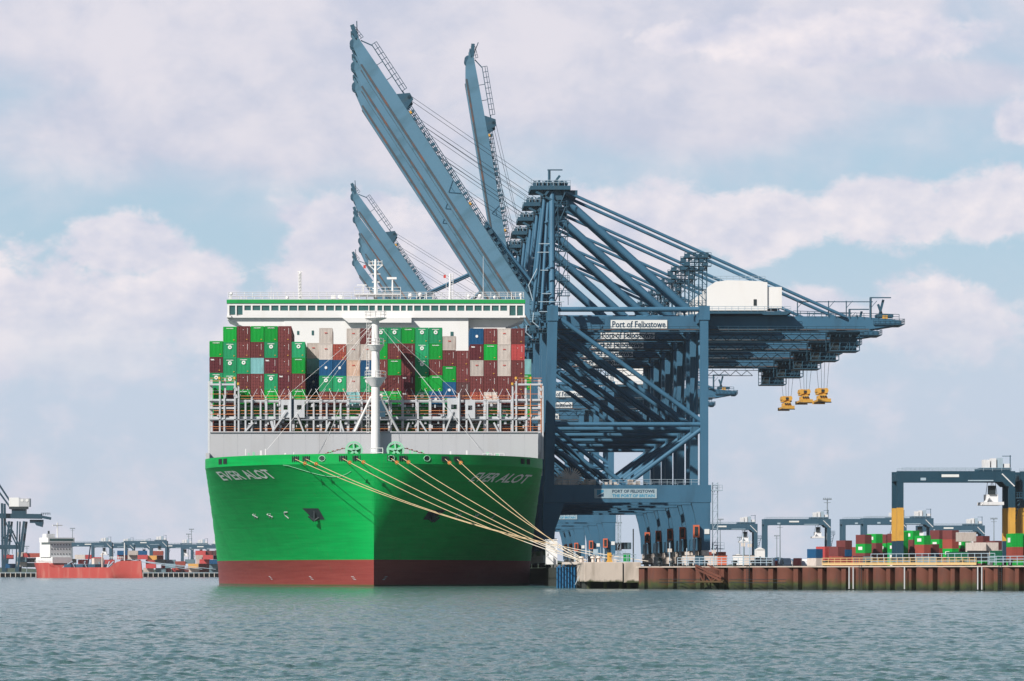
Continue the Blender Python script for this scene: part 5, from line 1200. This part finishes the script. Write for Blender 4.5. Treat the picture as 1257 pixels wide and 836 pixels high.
mb = MB(); mb.rail((0, 0, 0), (1.9, 0, 0), 1.1, .045, .9); tag(mb.build('handrail', M['rail'], None, (wx(728, 558), 560, 3.95)), 'short pale handrail left of the yellow mooring hook', 'handrail')
tag(MB().tube((0, 0, 0), (0, 0, 5.2), .09, 6).build('post', M['dark'], None, (wx(778.5, 560), 562, 3.7)), 'thin dark vertical post at the right end of the dolphin', 'post')
for k, px in enumerate((800, 815, 838, 856, 892, 915, 935, 1003, 1055, 1112, 1172, 1230)):
    q = qline(px) + nrm * 1.5; small('bollard', f'low dark bollard on the sheet pile wall edge, {ORD[k]} from the left', 'bollard', q.x, q.y, DZ, [('stem', M['dark'], lambda m: m.tube((0, 0, 0), (0, 0, .5), .28, 10)), ('cap', M['dark'], lambda m: m.tube((0, 0, .5), (0, 0, .75), .45, 10, r2=.38))])
for k, (px, h_) in enumerate(((808, 3.4), (829, 2.6), (862, 3.0), (898, 4.6), (906, 4.4))):
    q = qline(px) + nrm * 2.2; small('marker_post', f'thin pale post with a small plate on the quay edge, {ORD[k]} from the left', 'post', q.x, q.y, DZ, [('post', M['rail'], lambda m: m.tube((0, 0, 0), (0, 0, h_), .07, 6)), ('plate', M['offwhite'], lambda m: m.box(-.3, .3, -.05, .05, h_ * .6, h_ * .6 + .5))])
for k, (px, w_, mt) in enumerate(((806, 1.6, 'offwhite'), (820, 1.2, 'bluegrey'), (834, 1.8, 'offwhite'), (848, 1.3, 'redorange'), (868, 1.6, 'white'), (881, 1.4, 'offwhite'))):
    q = qline(px) + nrm * 6; small('crate', f'{["pale", "blue", "stained pale", "orange", "white", "off-white"][k]} equipment crate behind the rail near the landside crane legs, {ORD[k]} from left', 'crate', q.x, q.y, DZ, [('crate_body', M[mt], lambda m: m.box(-w_ / 2, w_ / 2, -.6, .6, .15, 1.5)), ('crate_lid', M['dark'], lambda m: m.box(-w_ / 2 - .04, w_ / 2 + .04, -.64, .64, 1.51, 1.58)), ('skid', M['timber'], lambda m: m.box(-w_ / 2, w_ / 2, -.5, .5, 0, .14))])
# lighting masts
def light_mast(px, ptop, d, label, zg=DZ):
    e = empty('floodlight_mast', (wx(px, d), d, zg), label, 'light mast', 'tall floodlight masts'); h = wz(ptop, d) - zg
    MB().tube((0, 0, 0), (0, 0, h), .35, 8, r2=.2).build('mast_pole', M['shed'], e)
    m = MB(); m.box(-1.7, 1.7, -.5, .5, h - .2, h + .1); m.box(-1.3, 1.3, -.4, .4, h - 1.4, h - 1.2)
    for k in range(5): m.box(-1.6 + .7 * k, -1.2 + .7 * k, -.6, -.1, h + .1, h + .6)
    m.build('lamp_head', M['shed'], e)
for a in ((884, 638, 1900, 'floodlight mast just right of the big landside crane leg'), (908, 660, 2200, 'short floodlight mast left of the leg of the half hidden gantry'), (953.5, 658, 2300, 'shorter floodlight mast left inside the lone blue gantry'), (957.5, 644, 1800, 'taller floodlight mast inside the lone blue gantry'),
          (1015.5, 613, 1500, 'tall mast above the right end of the lone blue gantry'), (1220, 637, 1800, 'floodlight mast inside the large dark gantry frame'), (753, 642, 1900, 'left floodlight mast seen through the crane portal'), (759.5, 642, 1950, 'right floodlight mast seen through the crane portal'), (913.5, 648, 1900, 'floodlight mast beside the half hidden gantry leg')): light_mast(*a)
for a in ((235, 650, 2500, 'taller floodlight mast above the left port'), (231.5, 656, 2550, 'shorter floodlight mast beside the tallest one in the left port'), (89, 649, 2500, 'floodlight mast behind the superstructure of the red ship'), (26, 668, 2700, 'thin light mast left of the red ship, third one'), (23, 666, 2700, 'thin light mast left of the red ship, first one'), (33, 671, 2700, 'thin light mast nearest the red ship stern')): light_mast(*a, zg=2.6)
# white silo hut and sheds
for k, (px0, px1, y0, d, mt, l) in enumerate(((929, 939, 672, 1350, 'white', 'white tall shed between two blue gantries'), (903, 910, 680, 1300, 'white', 'small white hut behind the landing stage'), (911, 940, 684, 1000, 'shed', 'long low grey shed behind the quay rail'), (946, 965, 684, 1900, 'bluegrey', 'long low blue shed far beyond the parked vehicles'))):
    e = empty('shed', (wx(px0, d), d, DZ), l, 'shed'); w = wx(px1, d) - wx(px0, d); h = wz(y0, d) - DZ
    MB().box(0, w, 0, 8, 0, h * .9).build('wall', M[mt], e); MB().poly([(-.1, h * .9), (w + .1, h * .9), (w * .5, h)], -.2, 8.2).build('roof', M[mt], e)
    MB().box(w * .3, w * .5, -.05, -.003, 0, h * .6).build('door', M['dark'], e)

# ------------------------------------------------------------------ mooring lines
def rope(p, q, sag, r, label, r_end=None):
    p, q = Vector(p), Vector(q); n = 24; mb = MB(); pr = None
    for k in range(n + 1):
        t = k / n; c = p.lerp(q, t) - Vector((0, 0, sag * 4 * t * (1 - t)))
        if pr is not None: mb.tube(pr - p, c - p, r, 6, cap=False, mi=1 if t > .80 else 0)
        pr = c
    o = mb.build('mooring_rope', [M['mooring'], M['mooringw']], None, p); tag(o, label, 'mooring rope', 'mooring ropes from bow to quay')
    g = p.lerp(q, .035); e = empty('rat_guard', g - Vector((0, 0, sag * .13)), label.replace('rope', 'rope')[:0] + 'orange disc rat guard on the ' + label.split(' rope')[0] + ' rope', 'rat guard', 'orange rat guards on the mooring ropes')
    d = (q - p).normalized(); m = MB(); m.tube(-d * .05, d * .05, .34, 14); m.build('disc', M['orange'], e); MB().tube((0, 0, 0), d * .5, .16, 8).build('collar', M['yellow'], e)
tgt = [(714.5, 688.5, 561), (716.5, 689, 561.5)]
nmr = ['leftmost', 'second from left', 'third from left', 'fourth from left', 'fifth from left', 'sixth from left', 'seventh from left', 'rightmost']
for k, (px, sd_) in enumerate(LEADS):
    s_ = solve_s(px, ZK, sd_); p = hullP(sd_, s_, ZK + .9, .15) + Vector((SX, D0, 0))
    T = tgt[k % 2]
    q = Vector(P(*T)) + Vector((.25 * k - .8, 0, 0))
    if k == 1: q = Vector(P(796, 689, 566))
    if k == 0: q = Vector(P(762, 688.5, 562))
    if k == 7: q = Vector(P(712, 690, 563))
    rope(p, q, (1.6, 2.4, 1.1, .8, 1.2, .7, .9, .5)[k], .055, f'{nmr[k]} rope of pale yellow fibre running from bow to quay')
# loose messenger line drooping on the port bow
mb = MB(); pr = None
for k in range(17):
    t = k / 16; px = 359 + 72 * t; py = 569 + 19 * math.sin(math.pi * (t * .75)) - 4 * t; s_ = solve_s(px, 20, -1); c = hullP(-1, s_, min(ZK - .1, wz(py, D0 + s_)), .12)
    if pr is not None: mb.tube(pr, c, .04, 4, cap=False)
    pr = c
mb.build('messenger_line', M['mint'], ship)

# ------------------------------------------------------------------ left port, far away
LD = 2230
slab('left_quay', [(-1400, LD + 3), (-60, LD + 3), (-60, LD + 900), (-1400, LD + 900)], 1.6, 2.6, M['asphalt'])
lp = empty('piled_jetty', (wx(0, LD), LD, 0), 'low dark piled jetty edge of the far left port', 'jetty')
ox = wx(0, LD); x1 = wx(330, LD) - ox
MB().box(-60, x1, 0, 4, 2.0, 2.65).build('deck_edge', M['shed'], lp); MB().box(-60, x1, 6, 7, -1, 2.0).build('shadow_wall', M['timber'], lp)  # the second, dark wall paints in the shade under the jetty deck
k = 0
while k * 3.0 < x1 + 6:
    MB().box(k * 3.0 - 6, k * 3.0 - 5.65, -.3, .5, -1, 2.3).build('pile', M['offwhite'], lp); k += 1
LG = 'containers stacked in the far left port'
LP = [(144, 155, 676, 'B'), (144, 155, 681.3, 'R'), (157, 168, 676, 'W'), (157, 168, 681.3, 'W'), (168, 180, 676, 'B'), (169, 179, 681.3, 'R'), (180, 192, 682, 'Y'), (188, 200, 676.3, 'O'), (188, 200, 681.8, 'O'), (179, 191, 687, 'R'), (179, 191, 692.3, 'R'), (176, 188, 697, 'W'),
      (197, 209, 697, 'R'), (198, 202, 692, 'R'), (203, 214, 687, 'S'), (203, 214, 692, 'S'), (215, 227, 689, 'O'), (214, 226, 694.5, 'O'), (211, 223, 697.5, 'R'), (224, 233, 697.5, 'M'), (231, 240, 692, 'Y'), (232, 244, 697.3, 'W'), (240, 250, 676, 'R'), (249, 261, 676, 'M'), (240, 250, 681.3, 'W'), (249, 261, 681.3, 'R'),
      (245, 256, 686.6, 'R'), (241, 249, 686.6, 'W'), (244, 256, 692, 'O'), (244, 256, 697.3, 'O'), (257, 267, 687, 'B'), (257, 267, 692.3, 'S'), (257, 267, 697.5, 'S'), (260, 270, 676, 'D'), (262, 272, 681.5, 'K'), (128, 139, 687, 'R'), (114, 125, 684, 'R'), (100, 111, 681, 'R'), (113, 124, 689, 'W'),
      (20, 28, 678, 'W'), (20, 28, 684, 'S'), (20, 28, 690, 'W'), (28, 38, 679, 'R'), (28, 38, 685, 'B'), (28, 38, 691, 'S'), (37, 46, 679, 'O'), (37, 46, 685, 'K'), (4, 13, 681, 'R'), (3, 14, 692, 'B'), (13, 20, 692, 'B'), (92, 101, 681, 'W'), (96, 106, 687, 'R'), (134, 145, 692, 'S'), (148, 159, 687, 'K'), (160, 171, 687, 'M'), (191, 202, 686.8, 'K'), (191, 202, 697.3, 'S'), (227, 236, 686.6, 'S'), (121, 132, 694, 'K'), (46, 55, 686, 'S'), (38, 48, 691, 'K'), (81, 92, 686, 'K'), (157, 168, 692, 'R'), (143, 154, 697, 'W')]
for k, (a, b, y, c) in enumerate(LP):
    row = 'upper' if y < 680 else 'second' if y < 686 else 'third' if y < 691 else 'lowest'
    ref = 'left of the red coaster' if a < 60 else 'behind the red coaster' if a < 170 else 'between coaster and green bow'
    same = [q for q in LP if q[3] == c and (('upper' if q[2] < 680 else 'second' if q[2] < 686 else 'third' if q[2] < 691 else 'lowest') == row) and (('left of the red coaster' if q[0] < 60 else 'behind the red coaster' if q[0] < 170 else 'between coaster and green bow') == ref)]
    same.sort(); pos = '' if len(same) == 1 else ', ' + ORD[same.index((a, b, y, c))] + ' from left'
    d = 12.19 / (b - a + .4) * F if b - a < 9 else LD + 12 + (k % 5) * 3
    d = LD + 10 + (k % 5) * 3; L = 20
    side_on(a, y, c, d, f'far {CNAME[c]} container in the {row} row {ref}{pos}', grp=LG, h=2.59)
for k, (x0, yt) in enumerate(((84, 666), (112, 667), (134, 668), (152, 664), (184, 668), (204, 668), (222, 669))):
    e = copy_tree(rtb); d = 2300 + 25 * (k % 3); e.location = (wx(x0, d), d, wz(yt, d) - 21.8); e['label'] = f'blue gantry crane in the far left port, {ORD[k]} from the left'
# old crane at the left edge
oc = empty('quay_crane', (wx(0, LD), LD + 15, 0), 'dark teal quay crane with a boxy engine house at the far left edge', 'crane'); s = F / (LD + 15); ox = wx(0, LD + 15)
def ol(px, py, y=0): return (px / s, y, H + (VY - py) / s)
mt = M['teal']
for y in (-8, 8):
    for a, b, w in (((2, 702), (1, 618), 1.3), ((10, 640), (3, 702), 1.2), ((20, 702), (28, 640), 1.3), ((5, 640), (20, 672), .8), ((18, 702), (20, 640), .8), ((0, 664), (12, 652), .6), ((0, 658), (10, 665), .6)): MB().bar(ol(*a, y), ol(*b, y), w, w).build('leg', mt, oc)
    MB().bar(ol(-20, 633, y * .5), ol(48, 634, y * .5), 1.4, 2.8).build('girder', mt, oc); MB().bar(ol(46, 634, y * .5), ol(59, 636.5, y * .5), 1.3, 1.6).build('girder_tail', mt, oc)
    MB().box(ol(0, 0)[0] - 6, ol(19, 0)[0], y - .7, y + .7, ol(0, 674)[2], ol(0, 669)[2]).build('portal_beam', mt, oc)
    MB().tube(ol(-6, 592, y * .4), ol(15, 624, y * .4), .35, 6).build('backstay', mt, oc); MB().tube(ol(-10, 596, y * .4), ol(11, 625, y * .4), .35, 6).build('backstay', mt, oc)
MB().box(ol(9, 0)[0], ol(21, 0)[0], -5, 5, ol(0, 622)[2], ol(0, 611)[2]).build('engine_house', M['white'], oc); MB().box(ol(21.1, 0)[0], ol(34, 0)[0], -5, 5, ol(0, 622)[2], ol(0, 612)[2]).build('house_extension', M['bwater'], oc)
MB().box(ol(12, 0)[0], ol(29, 0)[0], -4, 4, ol(0, 632)[2], ol(0, 625)[2]).build('house_support', mt, oc)
for px in (25, 31): MB().tube(ol(px, 614.5, -5.2), ol(px, 614.5, -5.05), .8, 10).build('round_vent', M['white'], oc)
MB().box(ol(9, 0)[0], ol(31, 0)[0], -5, 5, ol(0, 625)[2], ol(0, 622.2)[2]).build('house_base', M['dark'], oc)
mb = MB(); mb.box(ol(34, 0)[0], ol(50, 0)[0], -3, 3, ol(0, 642)[2], ol(0, 638)[2]); mb.poly([ol(40, 642)[::2], ol(50, 642)[::2], ol(49, 647)[::2], ol(42, 645)[::2]], -3, 3); mb.build('trolley', mt, oc)
MB().rail(ol(48, 632.5, -3), ol(59, 632.5, -3), 1.3, .12, 1.5).build('tail_railing', mt, oc)
for px, py in ((8, 675), (12, 676)): MB().tube(ol(px, 674, -1), ol(px, 680, -1), .3, 5).build('hanging_cable', M['rail'], oc)

# red coaster, bow to the right and towards the camera
co = empty('coaster_ship', (wx(108, 1880), 1880, 0), 'small faded red tanker ship with white superstructure in the far left port', 'ship', rz=R(-56))
CL = 104.0; CB = 7.2
def ch(u):                                          # half-breadth, u 0 stern .. 1 bow
    return CB * min(1, (u / .12) ** .5 if u < .12 else 1) * (1 if u < .7 else max(.02, 1 - ((u - .7) / .3) ** 1.5))
def ctop(u): return 7.4 - (7.4 - 5.0) * min(1, max(0, (u - .24) / .03)) if u < .8 else 5.0 + 3.2 * min(1, (u - .8) / .06)
us = [0, .005, .02, .05, .09, .12, .18, .24, .25, .26, .27, .35, .5, .65, .78, .8, .81, .83, .85, .88, .91, .94, .97, .99, 1.0]
mb = MB(); zs = [0, .12, .35, .7, 1]
for sd_ in (-1, 1):
    v = []
    for t in zs:
        for u in us:
            z = -.5 + (ctop(u) + .5) * t; rake = ((1 - t) * 1.5 * max(0, (u - .85) / .15) + (1 - t) ** 2 * 13 * max(0, 1 - u / .12)); v.append(((u - .5) * CL + rake, sd_ * ch(u) * (.55 + .45 * t ** .5 if u > .8 or u < .12 else 1), z))
    n = len(us); mb.add(v, [(j * n + i, j * n + i + 1, (j + 1) * n + i + 1, (j + 1) * n + i) for j in range(len(zs) - 1) for i in range(n - 1)], 0, True)
v = [((u - .5) * CL, -ch(u) + .1, ctop(u) - .5) for u in us] + [((u - .5) * CL, ch(u) - .1, ctop(u) - .5) for u in us]; n = len(us)
mb.add(v, [(i, i + 1, n + i + 1, n + i) for i in range(n - 1)]); mb.build('hull', M['coaster'], co)
cs = MB(); cs.box(-43, -26, -5.6, 5.6, 7.2, 10.2).build('poop_house', M['coasterw'], co)
h2 = MB(); h2.box(-38, -27.5, -6.2, 6.2, 10.2, 17.6); h2 = h2.build('accommodation', M['coasterw'], co)
MB().box(-36, -26.8, -7.6, 7.6, 17.6, 20.0).build('bridge', M['coasterw'], co); MB().box(-35, -26.75, -6.8, 6.8, 18.4, 19.4).build('bridge_window', M['glass'], co)
MB().poly([(-44, 10.2), (-38, 10.2), (-38, 22), (-42, 22)], -2.4, 2.4).build('funnel', M['coasterw'], co); MB().tube((-40, 0, 22), (-40, 0, 23.5), .5, 6).build('funnel_pipe', M['dark'], co)
MB().tube((-31, 0, 20), (-31, 0, 27.5), .35, 6).bar((-31, -2.8, 26.2), (-31, 2.8, 26.2), .5, .5).build('radar_mast', M['coasterw'], co)
for z in (11.5, 14, 16.2):
    for k in range(7): MB().box(-27.48, -27.40, -5.4 + 1.7 * k, -4.9 + 1.7 * k, z, z + .55).build('porthole', M['dark'], h2)
MB().rail((-44, -5.6, 7.6), (-27, -6.6, 7.6), 1.2, .09, 1.6).build('stern_railing', M['coasterw'], co)
for x in (-18, -6, 6): MB().box(x, x + 7, -3.5, 3.5, 4.9, 6.6).build('hatch', M['crane2'], co)
for k in range(14): x = -24 + 3.6 * k; rn = random.Random(k); MB().tube((x, rn.uniform(-4, 4), 4.9), (x, rn.uniform(-4, 4), 6.4 + rn.random() * 2.2), .3, 6).build('deck_pipe', M['rail'], co)
MB().box(9, 11.5, -3, 2.5, 5, 9.5).build('deck_house', M['offwhite'], co); MB().bar((-2, 1, 5), (6, -2, 16), .5, .5).build('deck_crane', M['crane2'], co); MB().bar((16, -1, 5), (16, -1, 12), .6, .6).build('crane_post', M['offwhite'], co)
MB().tube((36, 0, 8), (36, 0, 17), .28, 6).build('fore_mast', M['coasterw'], co)
MB().rail((30, -5.0, 9.0), (40, -3.2, 9.0), 1.1, .09, 1.6).build('bow_railing', M['coasterw'], co)
for k in range(3): MB().tube((42, 0, 8.6), (70 + k * 6, 16 + 4 * k, 4.0), .12, 4).build('mooring_line', M['rail'], co)

# ------------------------------------------------------------------ air
hz = MB().box(-3100, 3100, -600, 5300, -4, 140).build('haze', None)
hm = bpy.data.materials.new('air'); hm.use_nodes = True; t = hm.node_tree; t.nodes.clear()
vo = t.nodes.new('ShaderNodeVolumePrincipled'); vo.inputs['Density'].default_value = .000035; vo.inputs['Color'].default_value = (.86, .93, 1, 1); vo.inputs['Anisotropy'].default_value = .1
ou = t.nodes.new('ShaderNodeOutputMaterial'); t.links.new(vo.outputs[0], ou.inputs['Volume']); hz.data.materials.clear(); hz.data.materials.append(hm); tag(hz, kind='stuff', label='pale even haze filling the air over the harbour')
